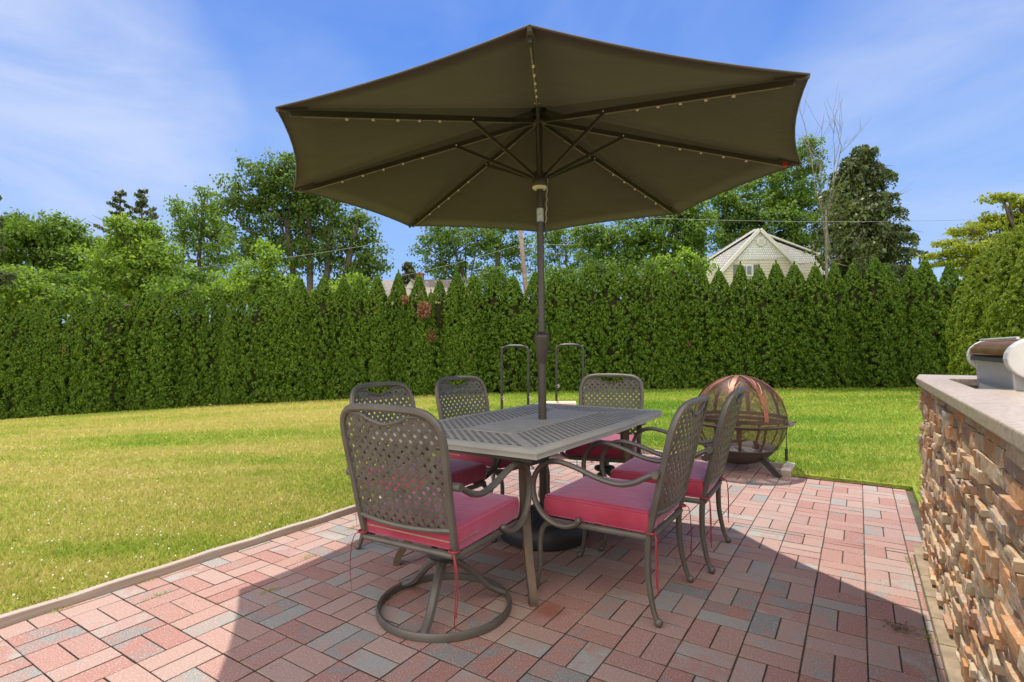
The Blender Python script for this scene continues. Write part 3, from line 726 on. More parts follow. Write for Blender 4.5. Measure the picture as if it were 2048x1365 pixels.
cb=make_chair(False); cb.location=uv(2.445,-.985); cb.rotation_euler=(0,0,-(YAW-math.pi/2)); cb['label']='four legged chair nearest the stone counter with its whole faded red cushion showing'
cc=dup(cb,uv(3.10,-.93),-(YAW-math.pi/2-R(2)),'four legged chair directly in front of the fire pit')
ce=dup(cb,uv(3.15,-2.13),-(YAW+math.pi/2+R(8)),'chair on the lawn side of the table, further from us, nearer the log rack')
cf=dup(cb,uv(2.376,-2.09),-(YAW+math.pi/2),'chair on the lawn side of the table half hidden behind the near swivel chair')
for c in (cf,): pass
# ------------------------------------------------------------------ umbrella
RING=[(0.056,1.758,2.162),(1.164,2.128,2.191),(1.685,3.172,2.196),(1.315,4.28,2.175),(.27,4.802,2.14),(-.837,4.432,2.111),(-1.359,3.387,2.106),(-.989,2.279,2.127)]
def umbrella():
    base=Vector((.192,3.28,0)); t=thing('patio_umbrella','large olive brown octagonal umbrella with lights along its ribs standing through the table','umbrella',base)
    L=lambda p: Vector(p)-base
    foot=Vector((.192,3.28,.06)); hub=Vector((.163,3.28,2.515)); ax=(hub-foot)/(hub.z-foot.z)
    at=lambda z: L(foot+ax*(z-foot.z))
    mb=MB(); mb.tube([at(.06),at(1.08)],.0245,20); mb.build('lower_pole',M['pole'],t,SM)
    mb=MB(); mb.tube([at(1.20),at(2.56)],.0205,20); mb.build('upper_pole',M['pole'],t,SM)
    mb=MB(); prof=[(.026,1.045),(.030,1.07),(.037,1.12),(.043,1.18),(.0465,1.205),(.0465,1.213),(.042,1.222),(.030,1.233),(.021,1.238)]
    mb.lathe(prof,24,at(0)+Vector((ax.x*1.1,0,0))); mb.build('crank_housing',M['pole'],t,SM)
    mb=MB(); c=at(1.115); mb.tube([c+Vector((.03,-.005,0)),c+Vector((.062,-.008,.002))],.008,10); mb.build('crank_handle',M['pole'],t,SM)
    mb=MB(); 
    a=at(1.90);b=at(1.98)
    vs=[];n=14
    for p in(a,b):
        for k in range(n+1):
            th=-math.pi*.95+math.pi*.9*k/n; vs.append(p+Vector((.0212*math.cos(th),.0212*math.sin(th),0)))
    mb.add(vs,[(k,k+1,n+2+k,n+1+k) for k in range(n)]); mb.build('sticker',M['sticker'],t,SM)
    # canopy
    corners=[L(p) for p in RING]; apex=L(hub)+Vector((0,0,.075)); cen=sum(corners,Vector())/8
    mb=MB(); NS,NT=10,8; sc_=.975
    for k in range(8):
        A,B=corners[k]+Vector((0,0,.022)),corners[(k+1)%8]+Vector((0,0,.022)); vs=[]
        for i in range(NS+1):
            s=.035+.965*i/NS
            for j in range(NT+1):
                q=j/NT; E_=A.lerp(B,q); ss=s*(1-.030*4*q*(1-q)*s*s); p=apex.lerp(E_,ss); p.z-=.020*4*q*(1-q)*s*(1.15-s)*2
                vs.append(p)
        mb.add(vs,[(i*(NT+1)+j,i*(NT+1)+j+1,(i+1)*(NT+1)+j+1,(i+1)*(NT+1)+j) for i in range(NS) for j in range(NT)])
    can=mb.build('canopy',M['canopy'],t,R(14))
    bm=bmesh.new(); bm.from_mesh(can.data); bmesh.ops.remove_doubles(bm,verts=bm.verts,dist=.0005); bmesh.ops.recalc_face_normals(bm,faces=bm.faces); bm.to_mesh(can.data); bm.free()
    can.data.shade_smooth(); can.data.set_sharp_from_angle(angle=R(14)); solid(can,.003)
    # hem
    mb=MB()
    for k in range(8):
        A,B=corners[k]+Vector((0,0,.022)),corners[(k+1)%8]+Vector((0,0,.022)); pts=[]
        for j in range(NT+1):
            q=j/NT; E_=A.lerp(B,q); ss=(1-.030*4*q*(1-q)); p=apex.lerp(E_,ss); p.z-=.020*4*q*(1-q)*.3; pts.append(p)
        mb.tube(pts,.0045,6)
    mb.build('hem',M['canopy'],can,SM)
    # vent cap
    mb=MB(); vs=[apex+Vector((0,0,.07))]
    for k in range(8): vs.append(apex.lerp(corners[k],.17)+Vector((0,0,.035)))
    mb.add(vs,[(0,k+1,(k+1)%8+1) for k in range(8)]); solid(mb.build('vent_cap',M['canopy'],can),.003)
    for k in range(8):    # rib pockets
        d=(corners[k]-apex).normalized(); sd=d.cross(Vector((0,0,1))).normalized(); c=corners[k]+Vector((0,0,.012))
        mb=MB(); a=c-d*.13; mb.add([a-sd*.018,a+sd*.018,c+sd*.006,c-sd*.006],[(0,1,2,3)]); solid(mb.build('rib_pocket',M['canopy'],can),.012)
    mb=MB(); mb.lathe([(.01,2.53),(.045,2.528),(.052,2.515),(.052,2.495),(.03,2.488)],20,Vector((ax.x*2.5,0,0))); mb.build('hub',M['pole'],t,SM)
    mb=MB(); mb.lathe([(.012,2.56),(.02,2.60),(.028,2.66),(.02,2.69),(.006,2.70)],14,Vector((ax.x*2.5,0,0))); mb.build('finial',M['pole'],t,SM)
    mb=MB(); mb.lathe([(.022,2.20),(.036,2.195),(.040,2.17),(.040,2.150),(.046,2.148),(.047,2.118),(.044,2.112)],24,Vector((ax.x*2.1,0,0))); rn=mb.build('runner',M['pole'],t,SM)
    mb=MB(); mb.lathe([(.0435,2.1125),(.046,2.108),(.040,2.098),(.024,2.095)],24,Vector((ax.x*2.1,0,0))); mb.build('lamp_disc',M['ivory'],rn,SM)
    hubl=L(hub)
    for k in range(8):
        d=corners[k]-hubl; dd=d.normalized(); st=hubl+dd*.04+Vector((0,0,-.005)); en=hubl+d*.965
        rb=MB(); rb.bar(st,en,.0135,.026); ro=rb.build('rib',M['pole'],t)
        mb=MB(); side=dd.cross(Vector((0,0,1))).normalized(); up=side.cross(dd)
        mb.bar(st+d*.12-up*.0145,hubl+d*.93-up*.0145,.0055,.003); mb.build('light_strip',M['strip'],ro)
        for s in(.47,.55,.63,.715,.80):
            mb=MB(); c=hubl+d*s-up*.021+(-side*.003); mb.box(c,(.0050,.0065,.0050),Matrix((side,dd,up)).transposed()); bev(mb.build('led_bulb',M['ivory'],ro),.0015)
        sp=hubl+d*.33-up*.012; rp=at(2.165)+Vector((dd.x,dd.y,0)).normalized()*.036
        so=MB(); so.bar(rp,sp,.011,.018); so.build('strut',M['pole'],t)
        mb=MB(); mb.ball(sp+side*.009+up*.006,.0055,8); mb.ball(sp-side*.009+up*.006,.0055,8); mb.build('rivet',M['steel'],ro)
        if k==2:
            mb=MB(); c=hubl+d*.94; mb.box(c-up*.004+side*0,(.009,.012,.014),Matrix((side,dd,up)).transposed()); mb.build('clip',M['red_clip'],ro)
    # pull cord
    mb=MB(); p=[]
    c0=at(2.15)+Vector((.046,-.01,0))
    for k in range(24): z=2.16-.27*k/23; p.append(at(z)+Vector((.045+.003*math.sin(k*1.3)-.0005*k,-.012+.002*math.cos(k*2),0)))
    mb.tube(p,.0042,6); mb.build('cord',simple('grey_cord',(.24,.21,.17),(.36,.32,.27),90,.8,0,.3),t,SM)
    mb=MB(); mb.tube([at(1.885)+Vector((.034,-.012,0)),at(1.80)+Vector((.033,-.012,0))],.005,6); mb.build('cord_end',M['pole'],t,SM)
umbrella()
def ubase():
    t=thing('umbrella_base','low round black umbrella base with ribbed top beneath the table','umbrella base',(.192,3.28,0))
    mb=MB(); mb.lathe([(.235,.0),(.262,.015),(.272,.05),(.268,.09),(.245,.12),(.20,.138),(.10,.15),(.045,.158),(.045,.20),(.03,.205)],48); mb.build('drum',M['black_plastic'],t,SM)
    for k in range(28):
        a=2*math.pi*k/28; c,s=math.cos(a),math.sin(a); mb=MB()
        if k==0: allb=MB()
        allb.tube([(c*.09,s*.09,.151),(c*.19,s*.19,.1405),(c*.236,s*.236,.126)],.0055,6)
    allb.build('top_ribs',M['black_plastic'],t,SM)
ubase()
# ------------------------------------------------------------------ fire pit
def firepit():
    c=Vector((2.14,5.13,0)); t=thing('fire_pit','round copper strapped globe fire pit with mesh dome on splayed legs','fire pit',c)
    Rr=.415; cz=.462
    mb=MB(); prof=[]
    for k in range(9):
        a=-math.pi/2+math.radians(52)*k/8; prof.append((max(.004,Rr*math.cos(a)),cz+Rr*math.sin(a)))
    prof+=[(prof[-1][0]+.012,prof[-1][1]+.006),(prof[-1][0]+.01,prof[-1][1]+.012),(prof[-1][0]-.004,prof[-1][1]+.010)]
    for k in range(7,-1,-1):
        a=-math.pi/2+math.radians(50)*k/8; prof.append((max(.003,(Rr-.01)*math.cos(a)),cz+.008+(Rr-.01)*math.sin(a)))
    mb.lathe(prof,36); mb.build('bowl',M['bowl'],t,SM)
    mb=MB(); mb.lathe([(.002,.20),(.12,.185),(.22,.165),(.27,.165)],24,caps=False); mb.build('ash',M['ash'],t,True)
    # lower cage bars
    for k in range(12):
        a0=2*math.pi*(k+.3)/12; pts=[]
        for i in range(7):
            e=R(-37)+R(34)*i/6; pts.append((Rr*math.cos(e)*math.cos(a0),Rr*math.cos(e)*math.sin(a0),cz+Rr*math.sin(e)))
        mb=MB(); mb.tube(pts,.013,6,0,flat=.25,up=(0,0,1)); 
        if k%2==0:
            for q in range(5):
                e=R(-28)+R(5)*q; aa=a0+random.uniform(-.18,.18); b=a0
                p0=Vector((Rr*math.cos(e)*math.cos(b),Rr*math.cos(e)*math.sin(b),cz+Rr*math.sin(e))); p1=Vector((Rr*math.cos(e+.12)*math.cos(aa),Rr*math.cos(e+.12)*math.sin(aa),cz+Rr*math.sin(e+.12)))
                mb.tube([p0,(p0+p1)/2+Vector((0,0,.01)),p1],[.005,.004,.002],5)
        mb.build('cage_bar',M['iron'],t,SM)
    def ring(name,z,r,w,h,mat,n=56):
        mb=MB(); prof=[(r-w/2,z-h/2),(r+w/2,z-h/2),(r+w/2,z+h/2),(r-w/2,z+h/2)]
        vs=[(p*math.cos(2*math.pi*k/n),p*math.sin(2*math.pi*k/n),q) for k in range(n) for p,q in prof]
        mb.add(vs,[(k*4+i,k*4+(i+1)%4,((k+1)%n)*4+(i+1)%4,((k+1)%n)*4+i) for k in range(n) for i in range(4)]); return mb.build(name,mat,t,SM)
    ring('outer_ring',.447,.445,.045,.006,M['iron']); ring('band',.435,Rr,.006,.03,M['iron']); ring('band',.485,Rr-.002,.006,.034,M['iron'])
    # copper straps over the dome
    for k in range(8):
        a0=2*math.pi*(k+.22)/8; mb=MB(); L=[];n=12
        for i in range(n+1):
            e=R(4)+R(86)*i/n; w=.020
            d=Vector((math.cos(e)*math.cos(a0),math.cos(e)*math.sin(a0),math.sin(e))); sd=Vector((-math.sin(a0),math.cos(a0),0))
            o=Vector((0,0,cz)); L+=[o+d*(Rr+.004)-sd*w,o+d*(Rr+.004)+sd*w,o+d*(Rr+.001)+sd*w,o+d*(Rr+.001)-sd*w]
        mb.add(L,[(i*4+k2,i*4+(k2+1)%4,i*4+4+(k2+1)%4,i*4+4+k2) for i in range(n) for k2 in range(4)])
        st=mb.build('strap',M['copper_strap'] if k%2 else M['copper_strap'],t,SM)
        mb=MB()
        for q in range(6):        # branching cut-outs beside each strap
            e0=R(18)+R(7)*q; sg=1 if q%2 else -1; aa=a0
            pts=[]
            for i in range(4):
                e=e0+R(7)*i; b=aa+sg*(.05+.07*i); d=Vector((math.cos(e)*math.cos(b),math.cos(e)*math.sin(b),math.sin(e))); pts.append(Vector((0,0,cz))+d*(Rr+.003))
            mb.tube(pts,[.006,.005,.004,.002],5,0,flat=.5)
        mb.build('branch_cutout',M['copper_strap'],st,SM)
    # mesh dome
    me=bpy.data.meshes.new('mesh_dome'); n=48;m=20; vs=[];fs=[];uvs=[]
    for i in range(m+1):
        e=R(-37)+R(127)*i/m
        for k in range(n+1):
            a=2*math.pi*k/n; vs.append(((Rr-.004)*math.cos(e)*math.cos(a),(Rr-.004)*math.cos(e)*math.sin(a),cz+(Rr-.004)*math.sin(e)))
    for i in range(m):
        for k in range(n): fs.append((i*(n+1)+k,i*(n+1)+k+1,(i+1)*(n+1)+k+1,(i+1)*(n+1)+k))
    me.from_pydata(vs,[],fs); ul=me.uv_layers.new(name='UVMap')
    for p in me.polygons:
        for li in p.loop_indices:
            vi=me.loops[li].vertex_index; i,k=divmod(vi,n+1); ul.data[li].uv=(k/n*2*math.pi*Rr*.7,R(127)*i/m*Rr)
    me.materials.append(M['screen']); me.shade_smooth(); o=bpy.data.objects.new('mesh_screen',me); COL.objects.link(o); o.parent=t
    for ang in (-62,28,118,208):
        a=R(ang); c_,s_=math.cos(a),math.sin(a); mb=MB(); mb.bar((c_*.20,s_*.20,.175),(c_*.435,s_*.435,.004),.055,.024,up=(-s_,c_,0)); mb.build('leg',M['bowl'],t)
    for a in (R(-12),):
        mb=MB(); c_,s_=math.cos(a),math.sin(a); mb.tube([(c_*.44,s_*.44,.447),(c_*.50,s_*.50,.455)],.008,8); mb.build('handle',M['iron'],t,SM)
    p=thing('fire_poker','black poker hanging from the rim of the fire pit','poker',c+Vector((.36,-.18,.12)))
    mb=MB(); mb.tube([(0,0,0),(0,0,.10)],.013,10); mb.ball((0,0,.0),.014,8); mb.ball((0,0,.055),.015,8); mb.build('grip',M['black_plastic'],p,SM)
    mb=MB(); mb.tube([(0,0,.10),(0,0,.31),(.01,0,.33),(-.01,0,.335)],.004,6); mb.build('rod',M['iron'],p,SM)
firepit()
# ------------------------------------------------------------------ log rack
def rack():
    A=Vector((.03,5.55,0)); B=Vector((.62,5.85,0)); d=(B-A).normalized(); w=Vector((d.y,-d.x,0)); wq=Vector((1,-.10,0)).normalized()
    t=thing('log_rack','black tubular firewood rack with two tall hoops behind the table','log rack',A)
    z0=.035
    for o,hw,top in ((Vector((0,0,0)),.135,1.155),(B-A,.142,1.168)):
        mb=MB(); r=.07
        pts=[o-wq*hw+Vector((0,0,z0)),o-wq*hw+Vector((0,0,.6)),o-wq*hw+Vector((0,0,top-r)),o-wq*(hw-.02)+Vector((0,0,top-.02)),o-wq*(hw-r)+Vector((0,0,top)),o+wq*(hw-r)+Vector((0,0,top)),o+wq*(hw-.02)+Vector((0,0,top-.02)),o+wq*hw+Vector((0,0,top-r)),o+wq*hw+Vector((0,0,.6)),o+wq*hw+Vector((0,0,z0))]
        mb.tube(pts,.0135,10,4); mb.build('hoop',M['hoop'],t,SM)
    for s in(-1,1):
        mb=MB(); mb.tube([wq*.138*s+Vector((0,0,.10)),B-A+wq*.142*s+Vector((0,0,.10))],.0135,10); mb.build('base_rail',M['hoop'],t,SM)
    for o,z in ((Vector((0,0,0)),.62),(B-A,.72)):
        for s in (-1,1):
            mb=MB(); c=o+wq*.14*s+Vector((0,0,z)); mb.tube([c+Vector((.0,-.012,.01)),c+Vector((.02,-.015,.02)),c+Vector((.03,-.015,.0)),c+Vector((.01,-.015,-.01))],.003,5,3); mb.build('hook',M['steel'],t,SM)
    # firewood: logs lie across the rails, stacked to the hoops
    rr=random.Random(4); k=0
    stacks=[(.10,2),(.22,2),(.36,1),(.50,3),(.60,3)]
    Ld=(B-A).length
    for pos,n in stacks:
        z=.115
        for i in range(n):
            h=.115 if n<4 else .118; L=.36
            c=A+d*(pos*1.0)+Vector((0,0,z+h/2)); ang=math.atan2(wq.y,wq.x)+rr.uniform(-.08,.08)
            lg=thing('firewood_log','split firewood log stacked in the black hoop rack behind the table','log',c,ang,'split logs in the rack')
            mb=MB(); vs=[]; prof=[(-.055,-h/2),(.055,-h/2),(.06,h*.1),(.02,h/2),(-.03,h*.45),(-.06,0)]
            for x in(-L/2,-L/6,L/6,L/2):
                for y,zz in prof: vs.append((x+rr.uniform(-.006,.006),y*rr.uniform(.93,1.0),zz+ (rr.uniform(-.003,0))))
            m=len(prof); mb.add(vs,[(q*m+e,q*m+(e+1)%m,(q+1)*m+(e+1)%m,(q+1)*m+e) for q in range(3) for e in range(m)]+[tuple(range(m))[::-1],tuple(range(3*m,4*m))])
            mb.build('split_wood',M['splitwood'],lg,R(30))
            mb=MB(); mb.add([(-L/2+.01,-.058,-h/2-.001),(L/2-.01,-.058,-h/2-.001),(L/2-.01,-.064,.002),(-L/2+.01,-.064,.002)],[(0,1,2,3)]); solid(mb.build('bark_strip',M['logbark'],lg),.006)
            z+=h
    for lab,c,ang,mat in (('thick pale split log lying on top of the pile in the right hoop',A+d*.575+Vector((-.03,0,-.005+.118*4+.05)),.05,'splitwood'),('reddish brown log on top of the pile in the left hoop',A+d*.07+Vector((.06,0,.115+.115*3+.02)),.6,'logbark')):
        lg=thing('firewood_log',lab,'log',c,ang); L=.34 if mat=='splitwood' else .22; mb=MB(); prof=[(-.06,-.05),(.06,-.05),(.065,0),(.01,.052),(-.05,.035)]; m=5
        vs=[(x,y,z) for x in(-L/2,L/2) for y,z in prof]; mb.add(vs,[(e,(e+1)%m,m+(e+1)%m,m+e) for e in range(m)]+[tuple(range(m))[::-1],tuple(range(m,2*m))]); bev(mb.build('split_wood',M[mat],lg),.006)
rack()
# ------------------------------------------------------------------ foliage builders
def sprays(C,Nn,size,aspect=1.5,jit=.6,r=None,shape=4):
    """leaf quads at centres C, facing roughly Nn"""
    r=r or rng; n=len(C); N=Nn+r.normal(0,jit,(n,3)); N/=np.linalg.norm(N,axis=1)[:,None]+1e-9
    up=np.tile([0,0,1.0],(n,1))+r.normal(0,.45,(n,3)); a=np.cross(N,up); a/=np.linalg.norm(a,axis=1)[:,None]+1e-9; b=np.cross(a,N)
    s=np.asarray(size).reshape(-1,1)*r.uniform(.65,1.3,(n,1)); V=np.zeros((n,4,3))
    V[:,0]=C-b*s*aspect*.5; V[:,1]=C+a*s*.5+b*s*.1; V[:,2]=C+b*s*aspect*.5+N*s*.12; V[:,3]=C-a*s*.5+b*s*.1
    return V.reshape(-1,3)
def quads(n): return np.arange(n*4).reshape(-1,4)
def arb_profile(f): # fraction of height -> fraction of radius
    f=np.asarray(f); return np.interp(f,[0,.06,.3,.52,.66,.78,.87,.94,1.0],[.90,.97,1.0,.97,.88,.68,.42,.20,.02])
def arb_variant(seed,h,rad,hollow=None,mat='arb'):
    """an arborvitae crown: a few hundred rounded foliage puffs of many small sprays each, on a tapering column with side leaders"""
    r=np.random.default_rng(seed)
    axes=[(0,0,h,rad)]
    for q in range(1):
        a=r.uniform(0,6.283); d=rad*r.uniform(.40,.60); axes.append((math.cos(a)*d,math.sin(a)*d,h*r.uniform(.80,.92),rad*r.uniform(.5,.62)))
    Cs=[];Ns=[];Ss=[]
    for (ax,ay,hh,rd) in axes:
        nC=int(900*rd/rad); f=np.clip((np.arange(nC)+r.uniform(0,1,nC))/nC,.01,.99); th=np.arange(nC)*2.39996+r.normal(0,.22,nC); ph=r.uniform(0,6.28)
        lump=1+.13*np.sin(th*2+ph+f*8)+.10*np.sin(th*5+f*15+ph)
        rr_=arb_profile(f)*rd*(1+(lump-1)*np.where(f>.6,.45,1))*np.where(f>.6,r.uniform(.86,1.02,nC),r.uniform(.78,1.04,nC))
        C=np.c_[ax+rr_*np.cos(th),ay+rr_*np.sin(th),f*hh+.05]; Nn=np.c_[np.cos(th),np.sin(th),np.full(nC,.5)]
        sg=np.where(f>.66,.034,r.uniform(.045,.075,nC)); k=26
        off=r.normal(0,1,(nC*k,3)); off/=np.linalg.norm(off,axis=1)[:,None]; off*=r.uniform(.55,1.25,(nC*k,1))
        sgk=np.repeat(sg,k)[:,None]; Cs.append(np.repeat(C,k,0)+off*sgk*np.array([1,1,.85])+np.repeat(Nn,k,0)*.02); Ns.append(np.repeat(Nn,k,0)*.5+off*1.0); Ss.append(np.repeat(np.where(f>.66,.030,.036),k))
        n=420; ff=r.uniform(0,1,n)**1.3; a=r.uniform(0,2*np.pi,n); w=((1-ff)*.19+.006)*r.uniform(.5,1,n)
        T=np.c_[ax+w*np.cos(a),ay+w*np.sin(a),hh-.62+ff*.78]; Cs.append(T); Ns.append(np.c_[np.cos(a),np.sin(a),np.full(n,.6)]); Ss.append(np.full(n,.030))
    CC=np.concatenate(Cs);NN=np.concatenate(Ns);sz=np.concatenate(Ss)
    if hollow is not None:
        keep=np.linalg.norm((CC-np.array(hollow[:3]))*np.array([1,.7,.45]),axis=1)>hollow[3]; CC,NN,sz=CC[keep],NN[keep],sz[keep]
    V=sprays(CC,NN,sz,1.7,.45,r); Fq=quads(len(CC))
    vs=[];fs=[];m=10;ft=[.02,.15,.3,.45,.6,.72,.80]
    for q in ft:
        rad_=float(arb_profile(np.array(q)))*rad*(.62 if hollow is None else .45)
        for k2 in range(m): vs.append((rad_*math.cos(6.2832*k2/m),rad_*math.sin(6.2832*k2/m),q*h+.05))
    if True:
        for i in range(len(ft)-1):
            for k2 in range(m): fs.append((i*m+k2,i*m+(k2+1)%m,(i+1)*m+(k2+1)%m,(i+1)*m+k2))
    return V,Fq,vs,fs
def arb_proto(i,h,rad,mat='arb',hollow=None):
    t=thing('arborvitae','arborvitae','hedge tree',group='arborvitae hedge along the back of the lawn')
    V,Fq,cv,cf=arb_variant(100+i,h,rad,hollow); np_mesh('foliage',V,Fq,M[mat],t)
    mb=MB(); mb.tube([(0,0,-.12),(0,0,h*.5),(.01,0,h*.86)],[.05,.035,.01],6); mb.add([(x+random.uniform(-.03,.03),y+random.uniform(-.03,.03),z) for x,y,z in cv],cf); mb.build('trunk',M['twigs'],t)
    return t
ORD=['first','second','third','fourth','fifth','sixth','seventh','eighth','ninth','tenth','eleventh','twelfth','thirteenth','fourteenth','fifteenth','sixteenth','seventeenth','eighteenth','nineteenth','twentieth']; ORD+=['twenty-'+o for o in ORD[:9]]
def hedge():
    path=[(-160,16.9),(0,16.5),(180,16.0),(360,15.6),(720,15.1),(1024,14.9),(1250,14.8),(1500,14.9),(1700,15.1),(1930,15.4)]
    def xy(px):
        for (a,da),(b,db) in zip(path,path[1:]):
            if a<=px<=b: d=da+(db-da)*(px-a)/(b-a); return ((px-1024)*d/F,d)
        d=path[-1][1]; return ((px-1024)*d/F,d)
    tops={-160:622,0:615,180:613,345:600,500:592,610:572,680:572,760:566,900:570,960:566,1090:560,1160:552,1310:544,1450:549,1600:541,1735:533,1760:538,1840:540,1930:545}
    tk=sorted(tops)
    def topy(px):
        for a,b in zip(tk,tk[1:]):
            if a<=px<=b: return tops[a]+(tops[b]-tops[a])*(px-a)/(b-a)
        return 545
    protos=[arb_proto(i,3.1,[.43,.47,.41,.49,.45,.40][i]) for i in range(6)]; hollow=arb_proto(9,3.1,.46,hollow=(.16,-.48,2.35,.30))
    used={}
    xs=[];x,y=xy(-150); px=-150
    pos=[]
    while px<1925:
        pos.append(px); d=xy(px)[1]; px+= random.choice([.50,.55,.60,.66,.72])*F/d/ (1.10 if px<1050 else 1.18)
    # sections for the labels
    n_left=n_mid=n_right=0; sec={'a':0,'b':0,'c':0,'d':0}
    for i,px in enumerate(pos):
        jit=random.uniform(-.13,.13); x,y=xy(px); y+=jit; z=lawn_xy(x,y-.6)-.04
        ty=topy(px)+random.uniform(-9,9); h=(CAMH+(HY-ty)*y/F)-z
        if px<0: lab='arborvitae at the far left end of the back hedge, mostly outside the photo'
        k=random.randrange(6); src=protos[k]
        if abs(px-868)<24 and 'h' not in used: src=hollow; used['h']=1
        if px<300: s='a';nm='under the vine covered thicket'
        elif px<720: s='b';nm='between the slim sparse tree and the brown roof'
        elif px<1080: s='c';nm='in front of the brown roof and utility pole'
        else: s='d';nm='in front of the grey gabled house and tall spruce'
        nm2={'a':'below the vine thicket','b':'below the big spreading maple','c':'below the brown roof','d':'right of the umbrella pole'}[s]
        sec[s]+=1; lab='arborvitae, %s from the left in the hedge %s'%(ORD[sec[s]-1],nm2)
        if src is hollow: lab='arborvitae with a dark hollow and dead brown sprays below the brown roof'
        sx=random.uniform(.88,1.16)
        key=id(src)
        if key not in used:
            used[key]=1; o=src; o.location=(x,y,z); o['label']=lab; o.rotation_euler=(0,0,0 if src is hollow else random.uniform(0,6.28)); o.scale=(sx,sx,h/2.98)
        else: o=dup(src,(x,y,z),random.uniform(0,6.28),lab,scale=(sx,sx,h/2.98))
        sp=[p for p in DEAD if abs(p[0]-px)<19 and p not in used]
        for p in sp:
            used[p]=1; c=P(p[0],p[1],y-.42); n=int(p[2]*2.2); CC=np.array(c)+np.clip(rng.normal(0,1,(n,3)),-1.7,1.7)*np.array([p[3]*.8,.04,p[3]*1.0]); 
            V=sprays(CC,np.tile([0,-1,.3],(n,1)),np.full(n,.034),2.0,.8); do=np_mesh('dead_patch',V,quads(n),M['dead']); do['label']='dead brown patch'
            do.parent=o; bpy.context.view_layer.update(); do.matrix_parent_inverse=o.matrix_world.inverted()
            if src is not hollow: o['label']=o['label'].replace('arborvitae,','arborvitae with rusty patch,')
    # mulch bed
    mb=MB(); vs=[];N=40
    for i in range(N+1):
        px=-200+2150*i/N; x,y=xy(max(px,-160))
        if px<-160: x-= .6
        w=.52+.06*math.sin(i*2.1)
        for dy in (-w,.9): vs.append((x,y+dy,lawn_xy(x,y+dy)+.008))
    mb.add(vs,[(2*i,2*i+2,2*i+3,2*i+1) for i in range(N)]); tag(mb.build('mulch_bed',M['mulch']),'dark mulch bed under the hedge','mulch',kind='structure')
DEAD=[(209,712,120,.10),(130,704,40,.05),(205,745,50,.07),(848,620,190,.12),(810,600,60,.06),(862,672,120,.09),(939,712,24,.035),(1378,690,26,.04)]
hedge()
def right_hedge():
    protos=[arb_proto(20+i,3.2,[.36,.32,.39][i],'arb_sun_tint') for i in range(3)]
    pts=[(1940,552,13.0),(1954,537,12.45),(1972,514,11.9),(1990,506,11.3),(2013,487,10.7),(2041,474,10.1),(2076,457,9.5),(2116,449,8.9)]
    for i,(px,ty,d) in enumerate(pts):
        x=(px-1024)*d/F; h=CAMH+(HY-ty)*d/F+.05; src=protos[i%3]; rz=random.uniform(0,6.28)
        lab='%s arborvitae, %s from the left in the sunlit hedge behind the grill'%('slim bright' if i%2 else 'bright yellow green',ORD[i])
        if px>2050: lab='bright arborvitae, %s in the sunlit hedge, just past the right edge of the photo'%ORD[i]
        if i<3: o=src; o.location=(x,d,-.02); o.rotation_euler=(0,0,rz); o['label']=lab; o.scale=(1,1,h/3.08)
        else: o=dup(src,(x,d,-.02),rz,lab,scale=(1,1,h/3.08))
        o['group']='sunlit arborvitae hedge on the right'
right_hedge()
